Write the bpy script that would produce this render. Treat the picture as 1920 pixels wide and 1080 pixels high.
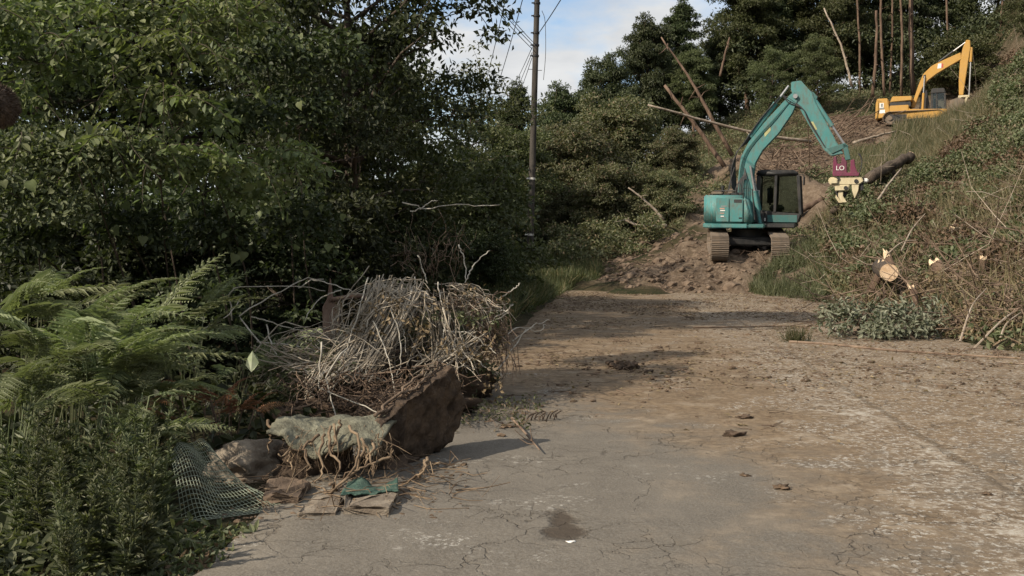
import bpy, bmesh, math, random
import numpy as np
from mathutils import Vector, Matrix

for _o in list(bpy.data.objects):
    bpy.data.objects.remove(_o)
sc = bpy.context.scene
col = sc.collection
R = math.radians

# ------------------------------------------------------------------ camera
FPX = 1844.0                      # focal length in pixels of a 1920 wide frame
CAMZ = 1.6
PITCH = math.atan(80.0 / FPX)     # horizon 80 px above the middle
cam_d = bpy.data.cameras.new('camera')
cam_d.sensor_width = 36.0
cam_d.lens = 36.0 * FPX / 1920.0
cam_d.clip_start = 0.05
cam_d.clip_end = 3000.0
cam = bpy.data.objects.new('camera', cam_d)
col.objects.link(cam)
cam.location = (0, 0, CAMZ)
cam.rotation_euler = (math.pi / 2 - PITCH, 0, 0)
sc.camera = cam

# ------------------------------------------------------------------ sun, sky, exposure
SUN_ELEV = R(36)
SUN_DIR = Vector((0.84, 0.54, 0)).normalized()      # where the light travels, on the ground
sun_d = bpy.data.lights.new('sun', 'SUN')
sun_d.energy = 3.9
sun_d.angle = R(0.6)
sun_d.color = (1.0, 0.88, 0.72)
sun = bpy.data.objects.new('sun', sun_d)
col.objects.link(sun)
_l = Vector((SUN_DIR.x * math.cos(SUN_ELEV), SUN_DIR.y * math.cos(SUN_ELEV), -math.sin(SUN_ELEV)))
sun.rotation_euler = _l.to_track_quat('-Z', 'Y').to_euler()
sun.location = (-20, -15, 30)

world = bpy.data.worlds.new('World')
sc.world = world
world.use_nodes = True
wn = world.node_tree
wn.nodes.clear()
def WN(t, **kw):
    n = wn.nodes.new(t)
    for k, v in kw.items():
        setattr(n, k, v)
    return n
w_out = WN('ShaderNodeOutputWorld')
w_bg = WN('ShaderNodeBackground')
w_bg.inputs['Strength'].default_value = 0.125
w_sky = WN('ShaderNodeTexSky', sky_type='NISHITA')
w_sky.sun_disc = False
w_sky.sun_elevation = SUN_ELEV
w_sky.sun_rotation = math.atan2(-SUN_DIR.x, -SUN_DIR.y)
w_sky.air_density = 1.0
w_sky.dust_density = 1.5
w_tc = WN('ShaderNodeTexCoord')
w_sep = WN('ShaderNodeSeparateXYZ')
w_add = WN('ShaderNodeMath', operation='ADD'); w_add.inputs[1].default_value = 0.22
w_abs = WN('ShaderNodeMath', operation='ABSOLUTE')
w_div = WN('ShaderNodeVectorMath', operation='DIVIDE')
w_cmb = WN('ShaderNodeCombineXYZ')
w_noise = WN('ShaderNodeTexNoise')
w_noise.inputs['Scale'].default_value = 2.6
w_noise.inputs['Detail'].default_value = 7.0
w_noise.inputs['Roughness'].default_value = 0.55
w_ramp = WN('ShaderNodeValToRGB')
w_ramp.color_ramp.elements[0].position = 0.36
w_ramp.color_ramp.elements[1].position = 0.55
w_n2 = WN('ShaderNodeTexNoise')
w_n2.inputs['Scale'].default_value = 5.0
w_n2.inputs['Detail'].default_value = 5.0
w_cc = WN('ShaderNodeMix', data_type='RGBA')
w_cc.inputs['A'].default_value = (2.7, 2.85, 3.1, 1)
w_cc.inputs['B'].default_value = (5.4, 5.4, 5.3, 1)
w_mix = WN('ShaderNodeMix', data_type='RGBA')
L = wn.links.new
L(w_tc.outputs['Generated'], w_sep.inputs[0])
L(w_sep.outputs['Z'], w_abs.inputs[0])
L(w_abs.outputs[0], w_add.inputs[0])
for k in 'XYZ':
    L(w_add.outputs[0], w_cmb.inputs[k])
L(w_tc.outputs['Generated'], w_div.inputs[0])
L(w_cmb.outputs[0], w_div.inputs[1])
L(w_div.outputs[0], w_noise.inputs['Vector'])
L(w_div.outputs[0], w_n2.inputs['Vector'])
L(w_noise.outputs['Fac'], w_ramp.inputs['Fac'])
L(w_n2.outputs['Fac'], w_cc.inputs['Factor'])
L(w_ramp.outputs['Color'], w_mix.inputs['Factor'])
L(w_sky.outputs['Color'], w_mix.inputs['A'])
L(w_cc.outputs['Result'], w_mix.inputs['B'])
L(w_mix.outputs['Result'], w_bg.inputs['Color'])
L(w_bg.outputs[0], w_out.inputs['Surface'])

sc.view_settings.view_transform = 'Standard'
sc.view_settings.look = 'None'
sc.view_settings.gamma = 1.0
sc.view_settings.use_curve_mapping = False
sc.view_settings.exposure = 0.53
sc.render.engine = 'CYCLES'
sc.cycles.max_bounces = 5
sc.cycles.diffuse_bounces = 3
sc.cycles.glossy_bounces = 2
sc.cycles.transmission_bounces = 3
sc.cycles.transparent_max_bounces = 6
sc.cycles.caustics_reflective = False
sc.cycles.caustics_refractive = False
sc.cycles.sample_clamp_indirect = 4.0
sc.cycles.use_denoising = True

# ------------------------------------------------------------------ where things stand
_ca, _sa = math.cos(PITCH), math.sin(PITCH)
def P(px, py, Y):
    """point at depth Y (metres) seen at pixel px, py of the photograph"""
    u = (px - 960.0) / FPX
    v = (540.0 - py) / FPX
    d = np.array([u, _ca + v * _sa, -_sa + v * _ca])
    t = Y / d[1]
    return np.array([d[0] * t, Y, CAMZ + d[2] * t])
def GP(px, py, z=0.0):
    u = (px - 960.0) / FPX
    v = (540.0 - py) / FPX
    d = np.array([u, _ca + v * _sa, -_sa + v * _ca])
    t = (z - CAMZ) / d[2]
    return np.array([d[0] * t, d[1] * t, z])

# ------------------------------------------------------------------ object helpers
def tag(o, label=None, cat=None, group=None, kind=None):
    if label: o['label'] = label
    if cat: o['category'] = cat
    if group: o['group'] = group
    if kind: o['kind'] = kind
    return o
def empty(name, loc=(0, 0, 0), rz=0.0, label=None, cat=None, group=None):
    o = bpy.data.objects.new(name, None)
    o.empty_display_size = 0.1
    col.objects.link(o)
    o.location = loc
    o.rotation_euler = (0, 0, rz)
    return tag(o, label, cat, group)
def link(name, mesh, parent=None, loc=None, rot=None, scale=None):
    o = bpy.data.objects.new(name, mesh)
    col.objects.link(o)
    if parent is not None: o.parent = parent
    if loc is not None: o.location = [float(c) for c in loc]
    if rot is not None: o.rotation_euler = rot
    if scale is not None: o.scale = scale
    return o

class Geo:
    """numpy triangles and quads collected into one mesh"""
    def __init__(s):
        s.V = []; s.F = []; s.n = 0
    def add(s, V, F, mat=0):
        V = np.asarray(V, dtype=np.float32).reshape(-1, 3)
        F = np.asarray(F, dtype=np.int32)
        s.V.append(V); s.F.append((F + s.n, mat)); s.n += len(V)
        return s
    def join(s, g, M=None, off=None):
        V = np.concatenate(g.V)
        if M is not None: V = V @ np.asarray(M).T
        if off is not None: V = V + np.asarray(off)
        n0 = s.n
        s.V.append(V.astype(np.float32)); s.n += len(V)
        for F, m in g.F: s.F.append((F + n0, m))
        return s
    def mesh(s, name, mats, smooth=False):
        me = bpy.data.meshes.new(name)
        V = np.concatenate(s.V)
        me.vertices.add(len(V))
        me.vertices.foreach_set('co', V.ravel())
        loops = np.concatenate([F.ravel() for F, m in s.F])
        starts = []; mi = []; c = 0
        for F, m in s.F:
            k = F.shape[1]
            starts.append(c + np.arange(len(F), dtype=np.int32) * k); c += F.size
            mi.append(np.full(len(F), m, dtype=np.int32))
        starts = np.concatenate(starts); mi = np.concatenate(mi)
        me.loops.add(len(loops))
        me.loops.foreach_set('vertex_index', loops)
        me.polygons.add(len(starts))
        me.polygons.foreach_set('loop_start', starts.astype(np.int32))
        me.polygons.foreach_set('material_index', mi)
        me.polygons.foreach_set('use_smooth', np.full(len(starts), smooth))
        for m in (mats if isinstance(mats, (list, tuple)) else [mats]):
            me.materials.append(m)
        me.update(calc_edges=True)
        return me
    def build(s, name, mats, parent=None, smooth=False, loc=None, rot=None):
        return link(name, s.mesh(name, mats, smooth), parent, loc, rot)

def norm(a):
    return a / np.maximum(np.linalg.norm(a, axis=-1, keepdims=True), 1e-9)

def tubes(paths, radii, sides=5, caps=True):
    """paths (N,K,3), radii (N,K) -> V, quads, cap tris"""
    paths = np.asarray(paths, float); radii = np.asarray(radii, float)
    Nn, K, _ = paths.shape
    t = norm(np.gradient(paths, axis=1))
    mean = norm(paths[:, -1] - paths[:, 0])
    ref = np.where(np.abs(mean[:, 2:3]) > 0.8, np.array([[1.0, 0.13, 0.0]]), np.array([[0.05, 0.11, 1.0]]))
    ref = np.repeat(ref[:, None, :], K, 1)
    u = norm(np.cross(t, ref)); v = np.cross(t, u)
    a = np.arange(sides) * 2 * math.pi / sides
    ring = u[:, :, None, :] * np.cos(a)[None, None, :, None] + v[:, :, None, :] * np.sin(a)[None, None, :, None]
    V = (paths[:, :, None, :] + ring * radii[:, :, None, None]).reshape(-1, 3)
    i = np.arange(Nn)[:, None, None] * K * sides; k = np.arange(K - 1)[None, :, None] * sides; j = np.arange(sides)[None, None, :]
    j2 = (j + 1) % sides
    q = np.stack([i + k + j, i + k + j2, i + k + sides + j2, i + k + sides + j], -1).reshape(-1, 4)
    return V, q
def tube_add(g, pts, rad, sides=6, mat=0, cap=True):
    pts = np.asarray(pts, float)
    rad = np.full(len(pts), rad, float) if np.isscalar(rad) else np.asarray(rad, float)
    V, q = tubes(pts[None], rad[None], sides)
    n0 = len(V)
    V = np.concatenate([V, pts[:1], pts[-1:]])
    g.add(V, q[:, ::-1], mat)
    if cap:
        j = np.arange(sides); j2 = (j + 1) % sides; e = (len(pts) - 1) * sides
        tri = np.concatenate([np.stack([np.full(sides, n0), j, j2], -1), np.stack([np.full(sides, n0 + 1), e + j2, e + j], -1)])
        g.F.append((tri.astype(np.int32) + g.n - len(V), mat))
def smooth_path(pts, n):
    """Catmull-Rom through pts, n points"""
    pts = np.asarray(pts, float)
    if len(pts) == 2:
        return pts[0] + (pts[1] - pts[0]) * np.linspace(0, 1, n)[:, None]
    p = np.concatenate([[2 * pts[0] - pts[1]], pts, [2 * pts[-1] - pts[-2]]])
    s = np.linspace(0, len(pts) - 1.0001, n); i = s.astype(int); t = (s - i)[:, None]
    a, b, c, d = p[i], p[i + 1], p[i + 2], p[i + 3]
    return 0.5 * (2 * b + (c - a) * t + (2 * a - 5 * b + 4 * c - d) * t ** 2 + (3 * b - a - 3 * c + d) * t ** 3)

LEAF = {
    'rhomb': (np.array([(0, 0, 0), (.5, .42, .10), (0, 1, -.06), (-.5, .42, .10)]), np.array([(0, 1, 2), (0, 2, 3)])),
    'oval': (np.array([(0, 0, 0), (.40, .25, .08), (.42, .62, .04), (0, 1, -.12), (-.42, .62, .04), (-.40, .25, .08)]),
             np.array([(0, 1, 2, 3), (0, 3, 4, 5)])),
    'blade': (np.array([(-.5, 0, 0), (.5, 0, 0), (.42, .45, .06), (-.42, .45, .06), (0, 1, -.12)]), None),
}
def leaves(g, Pp, D, Nn, Ln, Wd, shape='rhomb', mat=0):
    n = len(Pp)
    Ln = np.broadcast_to(np.asarray(Ln, float), (n,)); Wd = np.broadcast_to(np.asarray(Wd, float), (n,))
    D = norm(D); S = norm(np.cross(D, Nn)); N2 = np.cross(S, D)
    T, F = LEAF[shape]
    k = len(T)
    V = (Pp[:, None, :] + S[:, None, :] * (Wd[:, None] * T[None, :, 0])[..., None]
         + D[:, None, :] * (Ln[:, None] * T[None, :, 1])[..., None]
         + N2[:, None, :] * (Ln[:, None] * T[None, :, 2])[..., None]).reshape(-1, 3)
    o = np.arange(n)[:, None, None] * k
    if shape == 'blade':
        n0 = g.n
        g.add(V, (o + np.array([[0, 1, 2, 3]])[None]).reshape(-1, 4), mat)
        g.F.append(((o + np.array([[3, 2, 4]])[None]).reshape(-1, 3).astype(np.int32) + n0, mat))
    else:
        g.add(V, (o + F[None]).reshape(-1, F.shape[1]), mat)
def rdir(rng, n):
    return norm(rng.normal(size=(n, 3)))
def clumps(g, rng, C, Rr, per, ln, wd, shape='rhomb', up=.5, droop=.35, mat=0, fill=2.8):
    """leaves on and in ellipsoid clumps at C (m,3) with radii Rr (m,3)"""
    C = np.asarray(C, float); Rr = np.asarray(Rr, float)
    m = len(C)
    idx = np.repeat(np.arange(m), per)
    d = rdir(rng, len(idx))
    d[:, 2] = np.where(d[:, 2] < -0.35, -d[:, 2] * .6, d[:, 2])
    r = rng.random(len(idx)) ** (1 / fill)
    p = C[idx] + d * Rr[idx] * r[:, None]
    nrm = norm(d * .7 + np.array([0, 0, up]) + rng.normal(size=d.shape) * .45)
    D = norm(d * .6 + rng.normal(size=d.shape) * .7 - np.array([0, 0, droop]))
    l = ln * rng.uniform(.65, 1.35, len(idx)); w = wd * rng.uniform(.7, 1.3, len(idx))
    leaves(g, p, D, nrm, l, w, shape, mat)

# ------------------------------------------------------------------ materials
def new_mat(name):
    m = bpy.data.materials.new(name); m.use_nodes = True
    nt = m.node_tree; nt.nodes.clear()
    out = nt.nodes.new('ShaderNodeOutputMaterial')
    return m, nt, out
def nd(nt, t, ins=None, **kw):
    n = nt.nodes.new(t)
    for k, v in kw.items(): setattr(n, k, v)
    for k, v in (ins or {}).items():
        s = n.inputs[k]
        if isinstance(v, bpy.types.NodeSocket): nt.links.new(v, s)
        else: s.default_value = v
    return n
def rgba(c): return (c[0], c[1], c[2], 1.0)
def mixc(nt, f, a, b, blend='MIX'):
    n = nt.nodes.new('ShaderNodeMix'); n.data_type = 'RGBA'; n.blend_type = blend
    for s, v in (('Factor', f), ('A', a), ('B', b)):
        i = n.inputs[s] if s == 'Factor' else [q for q in n.inputs if q.name == s and q.type == 'RGBA'][0]
        if isinstance(v, bpy.types.NodeSocket): nt.links.new(v, i)
        else: i.default_value = v if s == 'Factor' else rgba(v)
    return [q for q in n.outputs if q.type == 'RGBA'][0]
def noise(nt, vec, scale, detail=4, rough=.55, dist=0):
    n = nd(nt, 'ShaderNodeTexNoise', {'Scale': scale, 'Detail': detail, 'Roughness': rough, 'Distortion': dist})
    if vec is not None: nt.links.new(vec, n.inputs['Vector'])
    return n.outputs['Fac']
def ramp(nt, f, a, b):
    n = nd(nt, 'ShaderNodeMapRange', {'Value': f, 'From Min': a, 'From Max': b}); n.interpolation_type = 'SMOOTHSTEP'
    return n.outputs['Result']
def mth(nt, op, a, b=None, c=None):
    n = nt.nodes.new('ShaderNodeMath'); n.operation = op
    for i, v in enumerate((a, b, c)):
        if v is None: continue
        if isinstance(v, bpy.types.NodeSocket): nt.links.new(v, n.inputs[i])
        else: n.inputs[i].default_value = v
    return n.outputs[0]

def mat_plain(name, c1, c2=None, scale=4.0, rough=.8, bump=.3, bscale=None, metal=0.0, spec=.3, stretch=None):
    m, nt, out = new_mat(name)
    tc = nd(nt, 'ShaderNodeTexCoord').outputs['Object']
    if stretch:
        tc = nd(nt, 'ShaderNodeMapping', {'Vector': tc, 'Scale': stretch}).outputs[0]
    n1 = noise(nt, tc, scale, 6, .6)
    c = mixc(nt, ramp(nt, n1, .35, .68), c1, c2 or c1)
    b = nd(nt, 'ShaderNodeBsdfPrincipled', {'Base Color': c, 'Roughness': rough, 'Metallic': metal, 'Specular IOR Level': spec})
    if bump:
        bp = nd(nt, 'ShaderNodeBump', {'Strength': bump, 'Distance': .03, 'Height': noise(nt, tc, bscale or scale * 4, 5, .65)})
        nt.links.new(bp.outputs[0], b.inputs['Normal'])
    nt.links.new(b.outputs[0], out.inputs[0])
    return m
def mat_leaf(name, c1, c2, trans=.3, rough=.5, third=None, spec=.25):
    m, nt, out = new_mat(name)
    isl = nd(nt, 'ShaderNodeNewGeometry').outputs['Random Per Island']
    orn = nd(nt, 'ShaderNodeObjectInfo').outputs['Random']
    c = mixc(nt, isl, c1, c2)
    if third is not None:
        c = mixc(nt, ramp(nt, mth(nt, 'FRACT', mth(nt, 'MULTIPLY', isl, 17.3)), 1 - third[1] - .02, 1 - third[1]), c, third[0])
    hs = nd(nt, 'ShaderNodeHueSaturation', {'Color': c, 'Hue': mth(nt, 'MULTIPLY_ADD', orn, .035, .4825),
                                            'Value': mth(nt, 'MULTIPLY_ADD', orn, .5, .75), 'Saturation': 0.92})
    c = hs.outputs[0]
    b = nd(nt, 'ShaderNodeBsdfPrincipled', {'Base Color': c, 'Roughness': rough, 'Specular IOR Level': spec})
    tcol = mixc(nt, 1.0, c, (1.0, 1.15, .55), 'MULTIPLY')
    t = nd(nt, 'ShaderNodeBsdfTranslucent', {'Color': tcol})
    mx = nd(nt, 'ShaderNodeMixShader', {0: trans, 1: b.outputs[0], 2: t.outputs[0]})
    nt.links.new(mx.outputs[0], out.inputs[0])
    return m
def mat_paint(name, c, rough=.45, dirt=(.16, .12, .08), amt=.5, metal=0.0):
    m, nt, out = new_mat(name)
    tc = nd(nt, 'ShaderNodeTexCoord').outputs['Object']
    n1 = noise(nt, tc, 2.2, 8, .7)
    n2 = noise(nt, nd(nt, 'ShaderNodeMapping', {'Vector': tc, 'Scale': (1.0, 1.0, .35)}).outputs[0], 11, 8, .75)
    f = mth(nt, 'MULTIPLY', ramp(nt, mth(nt, 'MULTIPLY_ADD', n2, .6, mth(nt, 'MULTIPLY', n1, .5)), .46, .72), amt)
    fade = mixc(nt, ramp(nt, n1, .3, .7), c, tuple(min(1, q * 1.12 + .015) for q in c))
    cc = mixc(nt, f, fade, dirt)
    b = nd(nt, 'ShaderNodeBsdfPrincipled', {'Base Color': cc, 'Roughness': mth(nt, 'MULTIPLY_ADD', f, .5, rough), 'Metallic': metal, 'Specular IOR Level': .4})
    nt.links.new(b.outputs[0], out.inputs[0])
    return m
def mat_glass(name):
    m, nt, out = new_mat(name)
    t = nd(nt, 'ShaderNodeBsdfTransparent', {'Color': (.62, .68, .66, 1)})
    g = nd(nt, 'ShaderNodeBsdfGlossy', {'Color': (.8, .85, .85, 1), 'Roughness': .06})
    fr = nd(nt, 'ShaderNodeFresnel', {'IOR': 1.5})
    mx = nd(nt, 'ShaderNodeMixShader', {0: fr.outputs[0], 1: t.outputs[0], 2: g.outputs[0]})
    nt.links.new(mx.outputs[0], out.inputs[0])
    return m

M = {}
M['leaf_dark'] = mat_leaf('leaf_dark', (.024, .032, .013), (.066, .080, .032), .3)
M['leaf_mid'] = mat_leaf('leaf_mid', (.052, .066, .025), (.14, .155, .066), .32)
M['leaf_vine'] = mat_leaf('leaf_vine', (.080, .092, .042), (.20, .20, .105), .34, third=((.20, .15, .09), .12))
M['leaf_conifer'] = mat_leaf('leaf_conifer', (.030, .044, .018), (.085, .10, .042), .2)
M['leaf_kudzu'] = mat_leaf('leaf_kudzu', (.075, .10, .036), (.24, .27, .115), .38)
M['leaf_fern'] = mat_leaf('leaf_fern', (.17, .20, .095), (.30, .325, .18), .3)
M['leaf_rust'] = mat_leaf('leaf_rust', (.19, .075, .035), (.33, .15, .075), .2)
M['leaf_weed'] = mat_leaf('leaf_weed', (.055, .070, .030), (.175, .185, .095), .3)
M['leaf_grey'] = mat_leaf('leaf_grey', (.12, .145, .09), (.32, .34, .24), .2, third=((.09, .07, .045), .1))
M['leaf_slope'] = mat_leaf('leaf_slope', (.060, .076, .032), (.18, .19, .095), .25, third=((.19, .145, .09), .2))
M['leaf_dry'] = mat_leaf('leaf_dry', (.10, .068, .036), (.24, .17, .095), .15)
M['grass'] = mat_leaf('grass', (.060, .072, .030), (.13, .13, .065), .25, third=((.24, .19, .11), .25))
M['grass_green'] = mat_leaf('grass_green', (.050, .064, .024), (.12, .13, .055), .3, third=((.20, .16, .08), .15))
M['grass_dry'] = mat_leaf('grass_dry', (.08, .07, .035), (.20, .16, .085), .2)
M['bark'] = mat_plain('bark', (.055, .042, .032), (.11, .085, .065), 6, .95, .8, stretch=(1, 1, .25))
M['bark_pine'] = mat_plain('bark_pine', (.085, .055, .038), (.175, .12, .085), 5, .95, .8, stretch=(1, 1, .25))
M['bark_pale'] = mat_plain('bark_pale', (.24, .19, .14), (.38, .32, .26), 5, .9, .5)
M['cane'] = mat_plain('cane', (.22, .18, .13), (.46, .41, .33), 5, .8, .2)
M['cane_pale'] = mat_plain('cane_pale', (.32, .29, .235), (.48, .45, .385), 9, .7, .1)
M['twig'] = mat_plain('twig', (.09, .06, .042), (.24, .175, .125), 3, .9, .2)
M['root'] = mat_plain('root', (.11, .075, .048), (.27, .20, .13), 8, .9, .3)
M['cutwood'] = mat_plain('cutwood', (.48, .33, .20), (.62, .47, .32), 9, .85, .2)
M['freshwood'] = mat_plain('freshwood', (.55, .40, .25), (.75, .62, .44), 9, .85, .4)
M['soil'] = mat_plain('soil', (.092, .066, .047), (.19, .14, .10), 3, 1.0, 1.0, 12)
M['soil_dark'] = mat_plain('soil_dark', (.050, .036, .026), (.12, .085, .060), 5, 1.0, 1.0, 16)
M['clod'] = mat_plain('clod', (.075, .052, .034), (.17, .12, .08), 5, 1.0, .8, 20)
# ------------------------------------------------------------------ terrain
def vnoise(x, y, seed=0):
    xi = np.floor(x).astype(np.int64); yi = np.floor(y).astype(np.int64)
    fx = x - xi; fy = y - yi
    fx = fx * fx * (3 - 2 * fx); fy = fy * fy * (3 - 2 * fy)
    def h(a, b):
        n = (a * 374761393 + b * 668265263 + seed * 1442695041) & 0x7fffffff
        n = ((n ^ (n >> 13)) * 1274126177) & 0x7fffffff
        return ((n ^ (n >> 16)) & 0xffff) / 65535.0
    return (h(xi, yi) * (1 - fx) + h(xi + 1, yi) * fx) * (1 - fy) + (h(xi, yi + 1) * (1 - fx) + h(xi + 1, yi + 1) * fx) * fy - .5
def fbm(x, y, seed=0, oct=4):
    s = 0; a = 1.0; f = 1.0
    for k in range(oct):
        s = s + a * vnoise(x * f, y * f, seed + k); a *= .5; f *= 2.03
    return s

RD = 0.1095                                   # road heading: x gained per metre
def road_l(Y): return -2.10 + RD * Y
def road_r(Y): return 5.6 + 0.125 * Y
CP = []
def cp(*pts):
    for p in pts: CP.append(p)
def cpp(px, py, Y): CP.append(tuple(P(px, py, Y)))
for Y in (-30, -10, 0, 6, 12, 18, 24, 29):
    for x in (road_l(Y) + .2, road_l(Y) + 3.5, min(road_r(Y), road_l(Y) + 8) - .3):
        cp((x, Y, 0))
for q in [(1150, 548, 33.2), (1260, 548, 33.0), (1400, 552, 32.2), (1500, 560, 30.0), (1080, 530, 39),
          (1330, 484, 35.2), (1400, 482, 35.2), (1470, 482, 35.2), (1340, 468, 37.5), (1400, 462, 38), (1470, 462, 37.5),
          (1240, 500, 36.5), (1250, 460, 41), (1400, 430, 41), (1430, 360, 47), (1400, 310, 54), (1450, 280, 58),
          (1540, 420, 40), (1560, 372, 44), (1600, 300, 56), (1660, 232, 69), (1730, 232, 69), (1790, 228, 70), (1600, 250, 68),
          (1840, 190, 76), (1840, 120, 80), (1900, 90, 82),
          (1700, 318, 47), (1640, 360, 43), (1550, 480, 31), (1500, 510, 32), (1700, 480, 25), (1620, 560, 21), (1800, 560, 19.5),
          (1600, 430, 36), (1700, 400, 36), (1800, 330, 40), (1800, 440, 28), (1900, 150, 62), (1900, 220, 46), (1920, 300, 35), (1920, 400, 27), (1910, 520, 20),
          (1920, 630, 15.6), (1200, 440, 46), (1100, 490, 46), (1040, 490, 50), (1100, 440, 70), (1300, 320, 62), (1260, 260, 80), (1500, 190, 78), (1640, 180, 78),
          (1100, 400, 90), (1400, 200, 95), (1700, 130, 95), (1000, 420, 90), (1750, 278, 57), (1800, 268, 60), (1830, 240, 64), (1690, 290, 54), (1740, 300, 51)]:
    cpp(*q)
cp((9, 10, .1), (10, 5, .6), (14, 10, 3), (16, 5, 4), (12, -10, 2), (20, -10, 8), (25, 15, 11), (30, 30, 17), (35, 50, 24), (45, 80, 34),
   (-4, 6, -.05), (-5, 10, .05), (-4.5, 14, .1), (-8, 10, .3), (-12, 15, .8), (-8, 25, .6), (-4, 30, .3), (-1, 35, .2), (1, 42, .3), (-6, 45, .8), (-15, 35, 1.5), (-25, 20, 2),
   (-30, 60, 4), (-10, 80, 4), (-20, -10, 1), (-6, -10, .2), (-40, 0, 3), (0, 130, 4), (20, 115, 6), (45, 120, 13), (60, 130, 16), (-60, 130, 6), (80, 200, 12), (0, 250, 3), (200, 300, 10), (120, 60, 60), (-120, 40, 14), (60, -40, 20), (0, -100, 0), (-80, -80, 4), (90, -90, 30))
_C = np.array(CP, float)
_Cx = _C[:, :2]; _Cz = _C[:, 2]
_n = len(_C)
_A = np.zeros((_n + 3, _n + 3))
_A[:_n, :_n] = np.linalg.norm(_Cx[:, None] - _Cx[None], axis=2)
_A[:_n, :_n] -= np.eye(_n) * .15
_A[:_n, _n] = 1; _A[:_n, _n + 1:] = _Cx; _A[_n, :_n] = 1; _A[_n + 1:, :_n] = _Cx.T
_W = np.linalg.solve(_A, np.concatenate([_Cz, np.zeros(3)]))
def sstep(x, a, b):
    t = np.clip((x - a) / (b - a), 0, 1); return t * t * (3 - 2 * t)
def on_road(x, y):
    a = sstep(x - road_l(y), -.1, .5)
    b = 1 - sstep(x - road_r(y), -.6, .4)
    c = 1 - sstep(y + .4 * vnoise(x * .6, y * .6, 9), 30.6, 32.6)
    return a * b * c
def soil_mask(x, y):
    """bare earth: the mound with the machine, the track up the hill and the scarp"""
    e = np.maximum(1 - np.hypot((x - 7.6) / 5.0, (y - 35.5) / 5.5), 0)
    e = np.maximum(e, 1 - np.hypot((x - 15.5) / 6, (y - 56) / 7))
    e = np.maximum(e, 1 - np.hypot((x - 11.5) / 5, (y - 46) / 9))
    e = np.maximum(e, 1 - np.hypot((x - 25) / 6, (y - 68) / 6))
    e = np.maximum(e, 1.1 - np.hypot((x - 34) / 6, (y - 74) / 7))
    e = np.maximum(e, .8 - np.hypot((x - 10.5) / 4, (y - 21) / 6))
    w = sstep(x, 10.5, 13) * (1 - sstep(y, 50, 56)) * sstep(y, 14, 18)
    return np.clip(sstep(e + .5 * fbm(x * .35, y * .35, 5, 3), .12, .42) + w * .85 * sstep(fbm(x * .28, y * .28, 77, 3), .04, .22), 0, 1)
def ground(x, y, detail=True):
    x = np.atleast_1d(np.asarray(x, float)); y = np.atleast_1d(np.asarray(y, float))
    sh = x.shape; xf = x.ravel(); yf = y.ravel()
    z = np.empty(len(xf))
    for s in range(0, len(xf), 20000):
        q = np.stack([xf[s:s + 20000], yf[s:s + 20000]], -1)
        d = np.linalg.norm(q[:, None] - _Cx[None], axis=2)
        z[s:s + 20000] = d @ _W[:_n] + _W[_n] + q @ _W[_n + 1:]
    z = np.clip(z, -1, 70)
    m = on_road(xf, yf)
    if detail:
        far = np.clip(np.hypot(xf, yf) / 25, .25, 1.4)
        b = fbm(xf * .5, yf * .5, 1, 4) * .45 * far
        so = soil_mask(xf, yf)
        b = b + sstep(xf, 10.5, 14) * (1 - sstep(yf, 44, 50)) * sstep(yf, 13, 17) * (1.5 * fbm(xf * .24, yf * .24, 91, 2) + .6 * np.abs(fbm(xf * .6, yf * .6, 93, 2)))
        b = b + so * (fbm(xf * 1.7, yf * 1.7, 21, 3) * .34 + np.abs(fbm(xf * 3.5, yf * 3.5, 31, 2)) * .16)
        z = z + b * (1 - m)
    z = z * (1 - m) - .05 * m
    return z.reshape(sh)
def gz(x, y): return float(ground(x, y)[0])

def grid_axis(lo, hi, dense_lo, dense_hi, step, grow=1.16):
    a = list(np.arange(dense_lo, dense_hi + 1e-6, step))
    s = step
    while a[-1] < hi: s *= grow; a.append(a[-1] + s)
    s = step; b = [dense_lo]
    while b[-1] > lo: s *= grow; b.append(b[-1] - s)
    return np.array(b[:0:-1] + a)
gx = grid_axis(-900, 900, -8, 24, .22); gy = grid_axis(-900, 1200, 3, 60, .25)
XX, YY = np.meshgrid(gx, gy)
ZZ = ground(XX, YY)
g = Geo()
nx, ny = len(gx), len(gy)
i, j = np.meshgrid(np.arange(nx - 1), np.arange(ny - 1)); a = (j * nx + i).ravel()
g.add(np.stack([XX, YY, ZZ], -1), np.stack([a, a + 1, a + nx + 1, a + nx], -1))
# earth material: bare soil where the attribute says so, leaf litter and moss elsewhere
m, nt, out = new_mat('earth')
tc = nd(nt, 'ShaderNodeTexCoord').outputs['Object']
at = nd(nt, 'ShaderNodeAttribute', attribute_name='bare_soil').outputs['Fac']
n1 = noise(nt, tc, .9, 8, .62); n2 = noise(nt, tc, 6, 6, .7)
litter = mixc(nt, ramp(nt, n1, .35, .65), (.028, .032, .014), (.070, .055, .032))
soilc = mixc(nt, ramp(nt, n1, .35, .65), (.092, .067, .047), (.19, .142, .10))
soilc = mixc(nt, ramp(nt, n2, .45, .72), soilc, (.235, .182, .135))
cc = mixc(nt, at, litter, soilc)
b = nd(nt, 'ShaderNodeBsdfPrincipled', {'Base Color': cc, 'Roughness': 1.0, 'Specular IOR Level': .1})
bp = nd(nt, 'ShaderNodeBump', {'Strength': 1.0, 'Distance': .12, 'Height': noise(nt, tc, 7, 8, .7)})
nt.links.new(bp.outputs[0], b.inputs['Normal']); nt.links.new(b.outputs[0], out.inputs[0])
M['earth'] = m
ter = g.build('ground', m, None, True)
tag(ter, 'earth ground with bare brown soil mound and wooded slope', kind='structure')
at_ = ter.data.attributes.new('bare_soil', 'FLOAT', 'POINT')
at_.data.foreach_set('value', soil_mask(XX, YY).ravel().astype(np.float32))

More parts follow.
